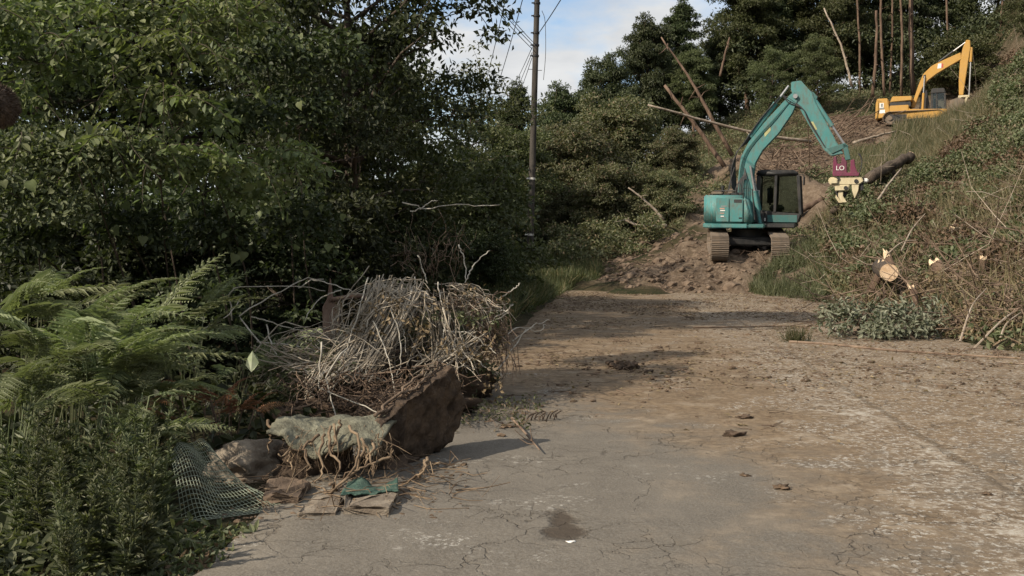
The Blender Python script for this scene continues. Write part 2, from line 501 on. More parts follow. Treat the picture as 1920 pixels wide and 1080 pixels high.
# ------------------------------------------------------------------ road
m, nt, out = new_mat('asphalt')
tc = nd(nt, 'ShaderNodeTexCoord').outputs['Object']
sep = nd(nt, 'ShaderNodeSeparateXYZ', {0: tc})
xr = mth(nt, 'SUBTRACT', sep.outputs['X'], mth(nt, 'MULTIPLY', sep.outputs['Y'], RD))     # across the road
yy = sep.outputs['Y']
n_big = noise(nt, tc, .55, 6, .6); n_mid = noise(nt, tc, 2.3, 7, .65); n_fine = noise(nt, tc, 16, 6, .75); n_grit = noise(nt, tc, 70, 4, .85)
base = mixc(nt, ramp(nt, n_mid, .3, .7), (.104, .090, .072), (.158, .139, .112))
base = mixc(nt, ramp(nt, n_grit, .35, .7), base, (.205, .187, .158))
# dry mud film: brown, thicker further up the road and to the right
mud_w = mth(nt, 'ADD', mth(nt, 'MULTIPLY', ramp(nt, yy, 6.0, 13.0), .55), mth(nt, 'MULTIPLY', ramp(nt, xr, -1.0, 1.8), .38))
mudf = ramp(nt, mth(nt, 'ADD', mud_w, mth(nt, 'MULTIPLY_ADD', n_mid, .75, mth(nt, 'MULTIPLY', n_big, .55))), .80, 1.18)
mudc = mixc(nt, ramp(nt, n_fine, .35, .65), (.135, .094, .058), (.245, .180, .112))
mudc = mixc(nt, ramp(nt, n_mid, .52, .70), mudc, (.29, .235, .17))
base = mixc(nt, mth(nt, 'MULTIPLY', mudf, .92), base, mudc)
# tyre-smeared darker streaks
st = nd(nt, 'ShaderNodeMapping', {'Vector': tc, 'Scale': (1.0, 3.6, 1), 'Rotation': (0, 0, .12)}).outputs[0]
n_st = noise(nt, st, 1.6, 7, .72)
base = mixc(nt, mth(nt, 'MULTIPLY', ramp(nt, n_st, .50, .66), mth(nt, 'MULTIPLY', ramp(nt, yy, 7.5, 13), .78)), base, (.085, .060, .040))
# worn white edge line, patchy
ln = mth(nt, 'ABSOLUTE', mth(nt, 'SUBTRACT', xr, mth(nt, 'MULTIPLY_ADD', n_big, .3, 2.05)))
lf = mth(nt, 'MULTIPLY', mth(nt, 'SUBTRACT', 1.0, ramp(nt, ln, .05, .50)), ramp(nt, mth(nt, 'MULTIPLY_ADD', n_fine, .6, mth(nt, 'MULTIPLY', n_mid, .5)), .53, .72))
base = mixc(nt, mth(nt, 'MULTIPLY', lf, mth(nt, 'SUBTRACT', .85, mth(nt, 'MULTIPLY', ramp(nt, yy, 9, 17), .7))), base, (.46, .43, .37))
# scattered pale flecks of dried grout near the camera
fl = mth(nt, 'MULTIPLY', ramp(nt, noise(nt, tc, 26, 5, .7), .53, .62), ramp(nt, mth(nt, 'MULTIPLY_ADD', noise(nt, tc, 1.3, 4, .6), .8, mth(nt, 'MULTIPLY', ramp(nt, xr, .8, 2.6), .22)), .42, .56))
base = mixc(nt, mth(nt, 'MULTIPLY', fl, .8), base, (.46, .44, .39))
# long joint along the right lane
jt = mth(nt, 'ABSOLUTE', mth(nt, 'SUBTRACT', xr, mth(nt, 'MULTIPLY_ADD', n_mid, .12, 2.46)))
jf = mth(nt, 'MULTIPLY', mth(nt, 'SUBTRACT', 1.0, ramp(nt, jt, .012, .06)), mth(nt, 'MULTIPLY', ramp(nt, n_fine, .42, .6), .55))
# cracks
wv = nd(nt, 'ShaderNodeVectorMath', {0: tc, 1: nd(nt, 'ShaderNodeVectorMath', {0: nd(nt, 'ShaderNodeTexNoise', {'Vector': tc, 'Scale': 2.2, 'Detail': 6.0}).outputs['Color'], 'Scale': .75}, operation='SCALE').outputs[0]}, operation='ADD').outputs[0]
def cracks(scale, wide, lo, hi, msc):
    v = nd(nt, 'ShaderNodeTexVoronoi', {'Vector': wv, 'Scale': scale}, feature='DISTANCE_TO_EDGE')
    return mth(nt, 'MULTIPLY', mth(nt, 'SUBTRACT', 1.0, ramp(nt, v.outputs['Distance'], wide * .25, wide)), ramp(nt, noise(nt, tc, msc, 3, .5), lo, hi))
cr = mth(nt, 'MAXIMUM', cracks(.9, .008, .44, .58, .7), mth(nt, 'MAXIMUM', cracks(4.2, .022, .50, .62, 1.1), jf))
base = mixc(nt, mth(nt, 'MULTIPLY', cr, .5), base, (.080, .066, .050))
# damp sunken patch
_w = GP(1052, 985)
dv = nd(nt, 'ShaderNodeVectorMath', {0: nd(nt, 'ShaderNodeVectorMath', {0: tc, 1: (float(_w[0]), float(_w[1]), 0)}, operation='SUBTRACT').outputs[0], 1: (1 / .12, 1 / .5, 0)}, operation='MULTIPLY').outputs[0]
dl = nd(nt, 'ShaderNodeVectorMath', {0: dv}, operation='LENGTH').outputs['Value']
df = mth(nt, 'SUBTRACT', 1.0, ramp(nt, mth(nt, 'ADD', dl, mth(nt, 'MULTIPLY', mth(nt, 'SUBTRACT', n_mid, .5), 4.0)), .35, 1.05))
base = mixc(nt, mth(nt, 'MULTIPLY', df, .85), base, (.062, .047, .034))
b = nd(nt, 'ShaderNodeBsdfPrincipled', {'Base Color': base, 'Roughness': .92, 'Specular IOR Level': .2})
hh = mth(nt, 'SUBTRACT', mth(nt, 'ADD', mth(nt, 'MULTIPLY', n_grit, .16), mth(nt, 'MULTIPLY_ADD', n_fine, .5, mth(nt, 'MULTIPLY', n_mid, .9))), mth(nt, 'MULTIPLY_ADD', cr, 1.0, mth(nt, 'MULTIPLY', df, .5)))
bp = nd(nt, 'ShaderNodeBump', {'Strength': .75, 'Distance': .035, 'Height': hh})
nt.links.new(bp.outputs[0], b.inputs['Normal']); nt.links.new(b.outputs[0], out.inputs[0])
M['asphalt'] = m
g = Geo()
ry = np.concatenate([np.arange(-30, 3, 1.5), np.arange(3, 20, .08), np.arange(20, 45, .4)])
rc = 44
rows = []
for y in ry:
    l = road_l(y) - .02 + .16 * fbm(np.array([3.1]), np.array([y * 1.3]), 3)[0] + .06 * vnoise(np.array([1.0]), np.array([y * 7.0]), 4)[0]
    r = road_r(y) + .5
    s = np.linspace(0, 1, rc)
    x = l + (r - l) * s
    z = .012 + .018 * fbm(x * .8, np.full(rc, y) * .8, 12, 3) + .004
    z[0] = -.06
    x[1] = x[0] + .012
    rows.append(np.stack([x, np.full(rc, y), z], -1))
rows = np.array(rows)
i, j = np.meshgrid(np.arange(rc - 1), np.arange(len(ry) - 1)); a = (j * rc + i).ravel()
g.add(rows, np.stack([a, a + 1, a + rc + 1, a + rc], -1))
road = g.build('road', m, None, True)
tag(road, 'cracked grey asphalt road dusted with dried mud', kind='structure')
# ------------------------------------------------------------------ trees
def tree_geo(seed, h, cr, base, tr, limbs, per, ll, lw, style='broad', shape='rhomb', bare=0.0, flat=.62):
    rng = np.random.default_rng(seed)
    tg, cg = Geo(), Geo()
    K = 9
    t = np.linspace(0, 1, K)
    wob = np.cumsum(rng.normal(size=(K, 2)) * h * .012, 0); wob -= wob[0]
    top = .95 if style == 'conifer' else .84
    path = np.stack([wob[:, 0], wob[:, 1], t * h * top - .15], -1)
    tube_add(tg, path, tr * (1 - .82 * t ** 1.1) * np.where(t == 0, 1.35, 1), 8)
    C = []; Rr = []
    def trunk_at(z):
        return np.array([np.interp(z, path[:, 2], path[:, k]) for k in range(3)])
    for k in range(limbs):
        s = (k + rng.random()) / limbs
        z = base + (h * top - base) * s ** .9
        az = k * 2.39996 + rng.normal() * .35
        if style == 'broad': prof = math.sin(math.pi * min(1, s * .80 + .20)) ** .6
        elif style == 'bush': prof = (1 - s * .75) ** .5
        elif style == 'round': prof = math.sin(math.pi * min(1, s * .7 + .25)) ** .5
        else: prof = (1 - s) ** .8 * .95 + .06
        ln = cr * prof * rng.uniform(.62, 1.05)
        rise = {'broad': .55, 'bush': .35, 'round': .5, 'conifer': -.08}[style] * rng.uniform(.5, 1.4)
        p0 = trunk_at(z)
        d = np.array([math.cos(az), math.sin(az), rise])
        n = 5; u = np.linspace(0, 1, n)[:, None]
        pts = p0 + d * ln * u + np.concatenate([rng.normal(size=(n, 2)) * ln * .05, np.zeros((n, 1))], 1) * u
        pts[:, 2] += (-.18 if style != 'conifer' else -.12) * ln * u[:, 0] ** 2
        tube_add(tg, pts, np.linspace(max(tr * .38 * (1 - s * .6), .012), .008, n), 5)
        r0 = cr * rng.uniform(.20, .34) * (1.0 if style != 'conifer' else .72)
        for e in ((1.0, 1.0), (.62, .85), (.36, .6)) if ln > cr * .45 else ((1.0, 1.0), (.45, .8)):
            if rng.random() < bare: continue
            q = np.array([np.interp(e[0], u[:, 0], pts[:, c]) for c in range(3)]) + rng.normal(size=3) * r0 * .35
            C.append(q); rr = r0 * e[1] * rng.uniform(.8, 1.2); Rr.append((rr, rr, rr * flat))
            # twig towards a side clump
            if rng.random() < .8:
                q2 = q + norm(rng.normal(size=3) + np.array([0, 0, .2])) * r0 * rng.uniform(.8, 1.4)
                tube_add(tg, [q, (q + q2) / 2 + rng.normal(size=3) * .05, q2], [.014, .009, .005], 4)
                C.append(q2); rr *= rng.uniform(.55, .8); Rr.append((rr, rr, rr * flat))
    C.append(path[-1] + np.array([0, 0, .02 * h])); rr = cr * (.3 if style != 'conifer' else .15); Rr.append((rr, rr, rr * (.8 if style != 'conifer' else 2)))
    C = np.array(C); Rr = np.array(Rr)
    w = (Rr[:, 0] ** 2); w = w / w.mean()
    reps = np.maximum(6, (per * w).astype(int))
    idx = np.repeat(np.arange(len(C)), reps)
    clumps(cg, rng, C[idx], Rr[idx], 1, ll, lw, shape)
    return tg, cg
PROTO = {}
def proto(key, bark, leaf, *a, **k):
    tg, cg = tree_geo(*a, **k)
    PROTO[key] = (tg.mesh('trunk', M[bark], True), cg.mesh('crown', M[leaf]), a[1], a[2])
#      key, bark, leaf, seed, h, crown r, crown base, trunk r, limbs, per clump, leaf len, wid
proto('dark1', 'bark', 'leaf_dark', 1, 10, 3.2, 2.0, .20, 34, 130, .15, .085)
proto('dark2', 'bark', 'leaf_dark', 2, 10, 3.0, 1.0, .17, 36, 130, .14, .08, style='round')
proto('mid1', 'bark', 'leaf_mid', 3, 8, 2.8, 1.2, .14, 30, 130, .15, .085)
proto('mid2', 'bark', 'leaf_mid', 4, 8, 2.6, .8, .13, 32, 120, .16, .08, style='round')
proto('sparse', 'bark', 'leaf_mid', 5, 9, 3.2, 3.6, .10, 20, 60, .17, .09, bare=.35)
proto('bush1', 'bark', 'leaf_mid', 6, 3.2, 1.9, .25, .06, 26, 110, .12, .065, style='bush')
proto('bush2', 'bark', 'leaf_dark', 7, 3.2, 1.9, .2, .06, 26, 110, .12, .065, style='bush')
proto('vine1', 'bark', 'leaf_vine', 8, 7, 2.9, .3, .12, 46, 150, .17, .10, style='bush')
proto('vine2', 'bark', 'leaf_vine', 9, 5, 2.6, .2, .10, 40, 150, .16, .09, style='bush')
proto('con1', 'bark_pine', 'leaf_conifer', 10, 13, 3.0, 1.5, .20, 80, 120, .24, .09, style='conifer')
proto('con2', 'bark_pine', 'leaf_conifer', 11, 12, 3.2, 1.0, .19, 60, 130, .24, .10, style='round')
proto('con3', 'bark_pine', 'leaf_mid', 12, 12, 3.3, 2.0, .18, 54, 130, .24, .10, style='broad')

def tree(kind, name, px, top_py, Y, label, group, wide=1.0, rz=0, base_py=None, cat='tree'):
    """a tree whose crown top is seen at top_py, at depth Y"""
    x = P(px, 460, Y)[0]
    z0 = gz(x, Y)
    zt = P(px, top_py, Y)[2]
    tm, cm, h, cr = PROTO[kind]
    s = (zt - z0) / (h * 1.0)
    e = empty(name, (x, Y, z0 - .05), rz, label, cat, group)
    e.scale = (s * wide, s * wide, s)
    link('trunk', tm, e); link('crown', cm, e)
    return e
TREES = [
 # left wood, back to front
 ('dark2', 'broadleaf_tree', 60, -330, 19, 'tall dark tree behind the lit vine leaves, at the left frame edge', 1.1, .3),
 ('dark1', 'broadleaf_tree', 330, -380, 21, 'tall dark tree behind the vine tangle, left of the big overhanging tree', 1.0, 1.3),
 ('dark1', 'broadleaf_tree', 660, -330, 17, 'big dark tree with branches overhanging towards the sky gap beside the pole', .90, 2.1),
 ('dark2', 'broadleaf_tree', 520, 20, 15, 'dark leafy tree in the middle of the left wood, in front of taller crowns', .85, .9),
 ('mid2', 'broadleaf_tree', 740, 80, 23, 'grey-green rounded tree below the overhanging dark crown', .95, .2),
 ('sparse', 'broadleaf_tree', 880, 100, 32, 'thin-crowned tree with bare stems showing sky left of the pole', .95, .4),
 ('dark2', 'broadleaf_tree', 800, 260, 27, 'dark tree under the thin-crowned tree left of the pole', .95, 2.2),
 ('mid1', 'broadleaf_tree', 925, 205, 47, 'dark green tree just left of the utility pole, low against the sky', 1.1, 2.9),
 ('bush1', 'shrub', 870, 290, 25, 'arching light green shrub left of the pole foot', 1.0, .1),
 ('bush1', 'shrub', 700, 300, 19, 'dull green shrub behind the bare top twigs of the vine heap', 1.05, 1.1),
 ('bush2', 'shrub', 590, 330, 14.5, 'dark shrub behind the splintered board', 1.0, 2.1),
 ('bush2', 'shrub', 760, 400, 18, 'dark shrub directly behind the dry vine heap', 1.0, 3.1),
 ('bush2', 'shrub', 900, 420, 21, 'low dark shrub between the vine heap and the utility pole', .9, 4.1),
 ('bush2', 'shrub', 400, 330, 12.5, 'dark shrub in the shade behind the ferns', 1.1, 5.1),
 ('bush2', 'shrub', 150, 360, 11.5, 'dark shrub behind the big fern patch near the left frame edge', 1.1, .7),
 # middle, beyond the pole
 ('con2', 'conifer_tree', 1040, 140, 66, 'small rounded tree top just right of the utility pole', .8, .2),
 ('con1', 'conifer_tree', 968, 150, 70, 'far pointed tree top just left of the utility pole', .9, .7),
 ('con2', 'conifer_tree', 1128, 78, 64, 'pointed green tree standing alone against the cloud right of the pole', .72, 1.2),
 ('vine1', 'vine_covered_tree', 1080, 215, 52, 'vine-draped tree mass beside the utility pole, below the pointed tree', 1.05, .2),
 ('vine1', 'vine_covered_tree', 1180, 170, 56, 'tall vine-draped tree left of the leaning broken trunks', 1.0, 1.4),
 ('vine1', 'vine_covered_tree', 1270, 235, 54, 'vine-draped tree behind the feet of the leaning broken trunks', .9, 2.6),
 ('vine2', 'vine_covered_tree', 1250, 320, 47, 'grey-green vine-draped bush left of the teal excavator boom', 1.0, .4),
 ('vine2', 'vine_covered_tree', 1140, 310, 48, 'drooping vine-draped bush above the felled branches at the road end', 1.0, 1.7),
 ('vine2', 'vine_covered_tree', 1050, 360, 50, 'dark vine-draped bush right of the utility pole foot', 1.0, 2.9),
 ('bush2', 'shrub', 1000, 430, 47, 'small dark shrub right behind the utility pole foot', 1.0, .9),
 # ridge on the right
 ('con2', 'conifer_tree', 1198, 14, 80, 'leftmost round-topped tree on the ridge against blue sky', .8, .3),
 ('con1', 'conifer_tree', 1268, -5, 84, 'dark pointed tree on the ridge, second from the sky gap', 1.0, 1.3),
 ('con3', 'conifer_tree', 1300, 80, 78, 'yellowish green tree below the dark pointed ridge tree', .9, 2.3),
 ('con2', 'conifer_tree', 1345, 40, 86, 'dark tree on the ridge above the leaning broken trunks', .9, .8),
 ('con3', 'conifer_tree', 1400, -60, 84, 'tall ridge tree above and left of the teal boom top', 1.0, 1.9),
 ('con2', 'conifer_tree', 1475, -70, 86, 'tall dark ridge tree directly above the teal boom top', 1.0, 2.7),
 ('mid1', 'broadleaf_tree', 1440, 80, 76, 'lower bushy tree on the ridge just behind the teal boom top', .9, 3.3),
 ('con3', 'conifer_tree', 1550, -80, 84, 'tall ridge tree behind the thin pale leaning stem', 1.0, .5),
 ('mid2', 'broadleaf_tree', 1530, 60, 74, 'leafy tree behind the teal arm, under the tall ridge trees', .9, 1.5),
 ('con2', 'conifer_tree', 1620, -120, 88, 'tall dark tree behind the left of the bare pine trunks', 1.0, 2.5),
 ('con2', 'conifer_tree', 1700, -140, 90, 'tall dark tree behind the right of the bare pine trunks', 1.0, 3.5),
 ('con3', 'conifer_tree', 1780, -140, 92, 'tall tree directly above the yellow excavator boom', 1.0, 4.5),
 ('con2', 'conifer_tree', 1860, -160, 93, 'tall dark tree above the bare earth scarp', 1.0, 5.5),
 ('con2', 'conifer_tree', 1960, -230, 90, 'tall dark tree beyond the right frame edge, its branches over the slope', 1.1, 2.5),
 ('mid1', 'broadleaf_tree', 1925, -60, 70, 'leafy tree cut by the right frame edge above the slope', 1.0, .9),
 ('bush1', 'shrub', 1795, 60, 77, 'pale leafy shrub right behind the top of the yellow boom', 1.1, .6),
]
GRP = {'broadleaf_tree': 'broadleaf trees of the wood', 'conifer_tree': 'evergreen trees on the ridge', 'shrub': 'shrubs at the wood edge', 'vine_covered_tree': 'vine-draped trees beyond the road'}
for k, nm, px, tp, Y, lb, wd, rz in TREES:
    tree(k, nm, px, tp, Y, lb, GRP[nm], wd, rz, cat='shrub' if nm == 'shrub' else 'tree')

# masses of wood behind, which nobody could count
def mass(name, label, specs, leaf, per, ll, lw, seed, cat='foliage', shape='rhomb', fill=2.0):
    rng = np.random.default_rng(seed)
    C = []; Rr = []
    for px, py, Y, r in specs:
        C.append(P(px, py, Y)); Rr.append((r, r, r * .75))
    C = np.array(C); Rr = np.array(Rr)
    w = Rr[:, 0] ** 2; w /= w.mean()
    idx = np.repeat(np.arange(len(C)), np.maximum(8, (per * w).astype(int)))
    g = Geo(); clumps(g, rng, C[idx], Rr[idx], 1, ll, lw, shape, fill=fill)
    o = g.build(name, M[leaf])
    return tag(o, label, cat, kind='stuff')
rng = np.random.default_rng(77)
sp = []
for k in range(520):
    Y = rng.uniform(34, 52); px = rng.uniform(-300, 960) if k < 330 else rng.uniform(-150, 640)
    zmax = 330 if px > 830 else (230 if px > 740 else (60 if px > 500 else -100))
    sp.append((px, rng.uniform(zmax, 520), Y, rng.uniform(.9, 1.9)))
mass('woodland', 'dark mass of trees deep in the wood on the left', sp, 'leaf_dark', 170, .26, .15, 3, 'woodland')
sp = []
for k in range(150):
    Y = rng.uniform(86, 104); px = rng.uniform(1210, 2150)
    sp.append((px, rng.uniform(110 if px < 1340 else 0, 260), Y, rng.uniform(1.6, 2.8)))
for k in range(120):
    Y = rng.uniform(80, 90); px = rng.uniform(1370, 2000)
    sp.append((px, rng.uniform(60, 215), Y, rng.uniform(1.2, 2.2)))
for k in range(40): sp.append((rng.uniform(1800, 2050), rng.uniform(-60, 80), rng.uniform(84, 92), rng.uniform(1.6, 2.4)))
for k in range(60):
    Y = rng.uniform(74, 90); px = rng.uniform(860, 1260)
    sp.append((px, rng.uniform(200, 380), Y, rng.uniform(1.5, 2.6)))
mass('woodland', 'dark mass of trees behind the ridge on the right', sp, 'leaf_conifer', 240, .34, .17, 4, 'woodland')
# leaf cover of the banks below the vine-draped trees
sp = []
for k in range(120):
    px = rng.uniform(985, 1350); Y = rng.uniform(41, 50)
    x = P(px, 460, Y)[0]; z = gz(x, Y)
    py = 460 - (z + rng.uniform(.0, 1.3) - CAMZ) * FPX / Y
    if px > 1230 and Y < 46: continue
    sp.append((px, py, Y, rng.uniform(.4, .8)))
mass('undergrowth', 'tangled low creeper covering the bank beyond the road end', sp, 'leaf_vine', 130, .15, .085, 5, 'undergrowth')

# ------------------------------------------------------------------ ground cover scattered over the land itself
def scatter(rng, poly, n):
    poly = np.array(poly, float); lo = poly.min(0); hi = poly.max(0)
    out = []
    tot = 0
    while tot < n:
        q = rng.uniform(lo, hi, (n * 2, 2))
        ins = np.zeros(len(q), bool)
        for a, b in zip(poly, np.roll(poly, -1, 0)):
            c = (a[1] > q[:, 1]) != (b[1] > q[:, 1])
            xx = (b[0] - a[0]) * (q[:, 1] - a[1]) / (b[1] - a[1] + 1e-12) + a[0]
            ins ^= c & (q[:, 0] < xx)
        out.append(q[ins]); tot += ins.sum()
    return np.concatenate(out)[:n]
def patchy(rng, q, sc_, lo, seed):
    return q[fbm(q[:, 0] * sc_, q[:, 1] * sc_, seed, 3) + rng.normal(size=len(q)) * .12 > lo]
def blades(g, rng, q, hmin, hmax, w, lean=.35, mat=0, wind=(0, 0, 0), tuft=None, z=None):
    n = len(q)
    if tuft:
        q = q + rng.normal(size=q.shape) * tuft
    zz = ground(q[:, 0], q[:, 1]) if z is None else np.full(n, z)
    Pp = np.stack([q[:, 0], q[:, 1], zz - .02], -1)
    D = rng.normal(size=(n, 3)) * lean + np.array([0, 0, 1.0]) + np.array(wind)
    Nn = rng.normal(size=(n, 3)) * np.array([1, 1, .2])
    h = rng.uniform(hmin, hmax, n)
    leaves(g, Pp, D, Nn, h, w * rng.uniform(.6, 1.4, n), 'blade', mat)
def leaf_cover(g, rng, q, hmax, ll, lw, mat=0, shape='rhomb'):
    n = len(q)
    zz = ground(q[:, 0], q[:, 1])
    hmap = np.clip(.45 + 1.1 * fbm(q[:, 0] * .7, q[:, 1] * .7, 41, 3), .08, 1.2)
    Pp = np.stack([q[:, 0], q[:, 1], zz + hmax * hmap * rng.random(n) ** .6], -1)
    Nn = norm(rng.normal(size=(n, 3)) * .6 + np.array([-.2, -.25, .8]))
    D = norm(rng.normal(size=(n, 3)) * .8 + np.array([.1, -.3, -.25]))
    leaves(g, Pp, D, Nn, ll * rng.uniform(.6, 1.4, n), lw * rng.uniform(.6, 1.4, n), shape, mat)

def sticks(g, rng, q, lmin, lmax, r0, rise=.25, lift=.02, bend=.08, sides=4):
    n = len(q)
    zz = ground(q[:, 0], q[:, 1])
    onr = on_road(q[:, 0], q[:, 1]); zz = np.where(onr > .6, .025, zz)
    a = rng.uniform(0, 2 * math.pi, n); l = rng.uniform(lmin, lmax, n)
    d = np.stack([np.cos(a), np.sin(a), rng.normal(size=n) * rise], -1) * l[:, None]
    p0 = np.stack([q[:, 0], q[:, 1], zz + lift], -1)
    u = np.linspace(0, 1, 4)
    pts = p0[:, None] + d[:, None] * u[None, :, None] + rng.normal(size=(n, 4, 3)) * (l * bend)[:, None, None]
    gzz = np.where(on_road(pts[..., 0], pts[..., 1]) > .6, .02, ground(pts[..., 0], pts[..., 1]))
    pts[..., 2] = np.maximum(pts[..., 2], gzz + .008)
    r = r0 * rng.uniform(.5, 1.3, n)
    V, f = tubes(pts, r[:, None] * np.linspace(1, .5, 4)[None], sides)
    g.add(V, f)
rng = np.random.default_rng(5)
SL = [(7.2, 15), (8.2, 12), (30, 12), (34, 62), (24, 60), (16, 45), (12.4, 40), (11.0, 36), (9.6, 31), (8.6, 26), (7.8, 20)]
q = scatter(rng, SL, 130000)
g = Geo()
s = soil_mask(q[:, 0], q[:, 1])
q = q[rng.random(len(q)) > s * .9]
leaf_cover(g, rng, patchy(rng, q, .22, -.06, 51), .55, .12, .075)
tag(g.build('undergrowth', M['leaf_slope']), 'green creeper and weeds covering the slope above the brushwood', 'undergrowth', kind='stuff')
g = Geo()
q = scatter(rng, SL, 60000)
blades(g, rng, patchy(rng, q, .3, -.06, 52), .45, 1.25, .020, .55)
tag(g.build('grass', M['grass_dry']), 'dry brown grass stalks standing over the right-hand slope', 'grass', kind='stuff')
SL2 = [(8.6, 24), (9.4, 20), (26, 17), (31, 50), (27, 53), (21, 45), (15.5, 42), (13, 40), (11.5, 36), (10, 31)]
for key, nn, lb, sd in (('leaf_slope', 430, 'clumps of green-brown creeper bulging from the right-hand slope', 71), ('leaf_weed', 240, 'clumps of fresh green weeds on the upper right-hand slope', 72), ('leaf_dry', 260, 'patches of withered brown plants on the right-hand slope', 73)):
    r2 = np.random.default_rng(sd); q = scatter(r2, SL2, nn); rr = r2.uniform(.22, .75, nn) * (.55 + q[:, 1] / 60)
    C = np.stack([q[:, 0], q[:, 1], ground(q[:, 0], q[:, 1]) + rr * .35], -1); Rr = np.stack([rr, rr, rr * .75], -1)
    idx = np.repeat(np.arange(nn), (150 * rr ** 2 / .16).astype(int) + 20); g = Geo(); clumps(g, r2, C[idx], Rr[idx], 1, .14, .085)
    tag(g.build('undergrowth', M[key]), lb, 'undergrowth', kind='stuff')
# feathery tall grass in front of the yellow machine
g = Geo()
TG = [tuple(P(px, 460, Y)[:2]) for px, Y in ((1570, 47), (1660, 46), (1760, 48), (1900, 50), (1950, 64), (1800, 67), (1690, 66), (1600, 58))]
blades(g, rng, scatter(rng, TG, 52000), .35, .95, .022, .28, wind=(.12, 0, 0))
TG2 = [tuple(P(px, 460, Y)[:2]) for px, Y in ((1672, 61), (1960, 61), (1960, 67.2), (1672, 67.2))]
blades(g, rng, scatter(rng, TG2, 14000), .7, 1.5, .026, .25, wind=(.12, 0, 0))
tag(g.build('grass', M['grass']), 'tall feathery grass on the slope below the yellow excavator', 'grass', kind='stuff')
# grass verge by the pole foot and the road end
g = Geo()
VG = [(road_l(17) - 1.4, 17), (road_l(17) - .05, 17), (road_l(34) + .2, 34), (3.6, 39), (2.5, 44), (-1.5, 44), (-1.6, 30)]
blades(g, rng, scatter(rng, VG, 42000), .25, .75, .02, .35)
leaf_cover(g, rng, scatter(rng, VG, 12000), .35, .09, .05)
tag(g.build('grass', M['grass_green']), 'green grass verge along the road edge below the utility pole', 'grass', kind='stuff')
q = scatter(rng, [(9, 40), (13, 38), (19, 50), (27, 64), (40, 76), (40, 90), (14, 88), (7, 60), (7, 46)], 70000)
g = Geo(); q = q[(soil_mask(q[:, 0], q[:, 1]) < .35)]; leaf_cover(g, rng, q[:40000], .7, .16, .09); blades(g, rng, q[40000:], .3, .8, .02, .5)
tag(g.build('undergrowth', M['leaf_vine']), 'low scrub on the hill behind the teal excavator', 'undergrowth', kind='stuff')
# weeds on the mound, right of the tracks
g = Geo()
WG = [tuple(P(px, 460, Y)[:2]) for px, Y in ((1405, 32.5), (1540, 27), (1580, 31), (1560, 37), (1500, 36))]
q = patchy(rng, scatter(rng, WG, 16000), .9, -.05, 61)
blades(g, rng, q[:6000], .2, .7, .016, .35)
leaf_cover(g, rng, q[6000:], .5, .10, .055)
tag(g.build('weeds', M['leaf_weed']), 'bright green weeds at the mound foot right of the excavator tracks', 'weeds', kind='stuff')
# dead stalks standing and lying on the slope
g = Geo(); sticks(g, rng, scatter(rng, SL, 900), .5, 1.8, .011, .7, .25, .10)
tag(g.build('debris', M['bark_pale']), 'pale dead stalks and vines strewn over the right-hand slope', 'debris', kind='stuff')
# litter and low plants in the shade of the left wood
g = Geo()
LG = [(-14, 6), (-2.9, 5.2), (road_l(8) - .4, 8), (road_l(14) - .5, 14), (road_l(17) - .3, 17), (-1.5, 30), (-1.5, 44), (-20, 44)]
leaf_cover(g, rng, scatter(rng, LG, 60000), .55, .13, .075)
tag(g.build('undergrowth', M['leaf_dark']), 'dark undergrowth on the floor of the left wood', 'undergrowth', kind='stuff')
# dead stalks and chips on the bare soil
g = Geo()
MD = [tuple(P(px, 460, Y)[:2]) for px, Y in ((1080, 40), (1180, 33), (1400, 32), (1520, 33), (1540, 40), (1400, 44), (1200, 44))]
sticks(g, rng, scatter(rng, MD, 700), .2, .8, .014)
HD = [tuple(P(px, 460, Y)[:2]) for px, Y in ((1400, 47), (1560, 47), (1600, 60), (1660, 70), (1560, 72), (1440, 62))]
sticks(g, rng, scatter(rng, HD, 900), .5, 2.6, .028, .3, .1)
tag(g.build('debris', M['twig']), 'broken sticks strewn over the bare soil of the hill', 'debris', kind='stuff')
# ------------------------------------------------------------------ machines
def bm_obj(name, bm, mat, parent=None, smooth=False, mw=None):
    me = bpy.data.meshes.new(name)
    bm.normal_update(); bm.to_mesh(me); bm.free()
    for mm in (mat if isinstance(mat, (list, tuple)) else [mat]): me.materials.append(mm)
    if smooth:
        for p in me.polygons: p.use_smooth = True
    o = link(name, me, parent)
    if mw is not None: o.matrix_local = mw
    return o
def prism_bm(poly, y0, y1, bevel=.03, seg=2, bm=None):
    b2 = bmesh.new()
    a = [b2.verts.new((x, y0, z)) for x, z in poly]
    c = [b2.verts.new((x, y1, z)) for x, z in poly]
    n = len(poly)
    b2.faces.new(a); b2.faces.new(c[::-1])
    for i in range(n):
        b2.faces.new((a[i], c[i], c[(i + 1) % n], a[(i + 1) % n]))
    bmesh.ops.recalc_face_normals(b2, faces=b2.faces)
    if bevel:
        bmesh.ops.bevel(b2, geom=list(b2.edges), offset=bevel, segments=seg, affect='EDGES', clamp_overlap=True)
    if bm is None: return b2
    me = bpy.data.meshes.new('tmp'); b2.to_mesh(me); b2.free(); bm.from_mesh(me); bpy.data.meshes.remove(me)
    return bm
def box_bm(x0, x1, y0, y1, z0, z1, bevel=.02, bm=None):
    return prism_bm([(x0, z0), (x1, z0), (x1, z1), (x0, z1)], y0, y1, bevel, 1 if bevel < .03 else 2, bm)
def plan_bm(poly, z0, z1, bevel=.03, seg=2, bm=None):
    """outline in plan (x, y), extruded upwards"""
    b2 = prism_bm([(x, y) for x, y in poly], z0, z1, bevel, seg)
    for v in b2.verts: v.co = Vector((v.co.x, v.co.z, v.co.y))
    bmesh.ops.recalc_face_normals(b2, faces=b2.faces)
    if bm is None: return b2
    me = bpy.data.meshes.new('tmp'); b2.to_mesh(me); b2.free(); bm.from_mesh(me); bpy.data.meshes.remove(me)
    return bm
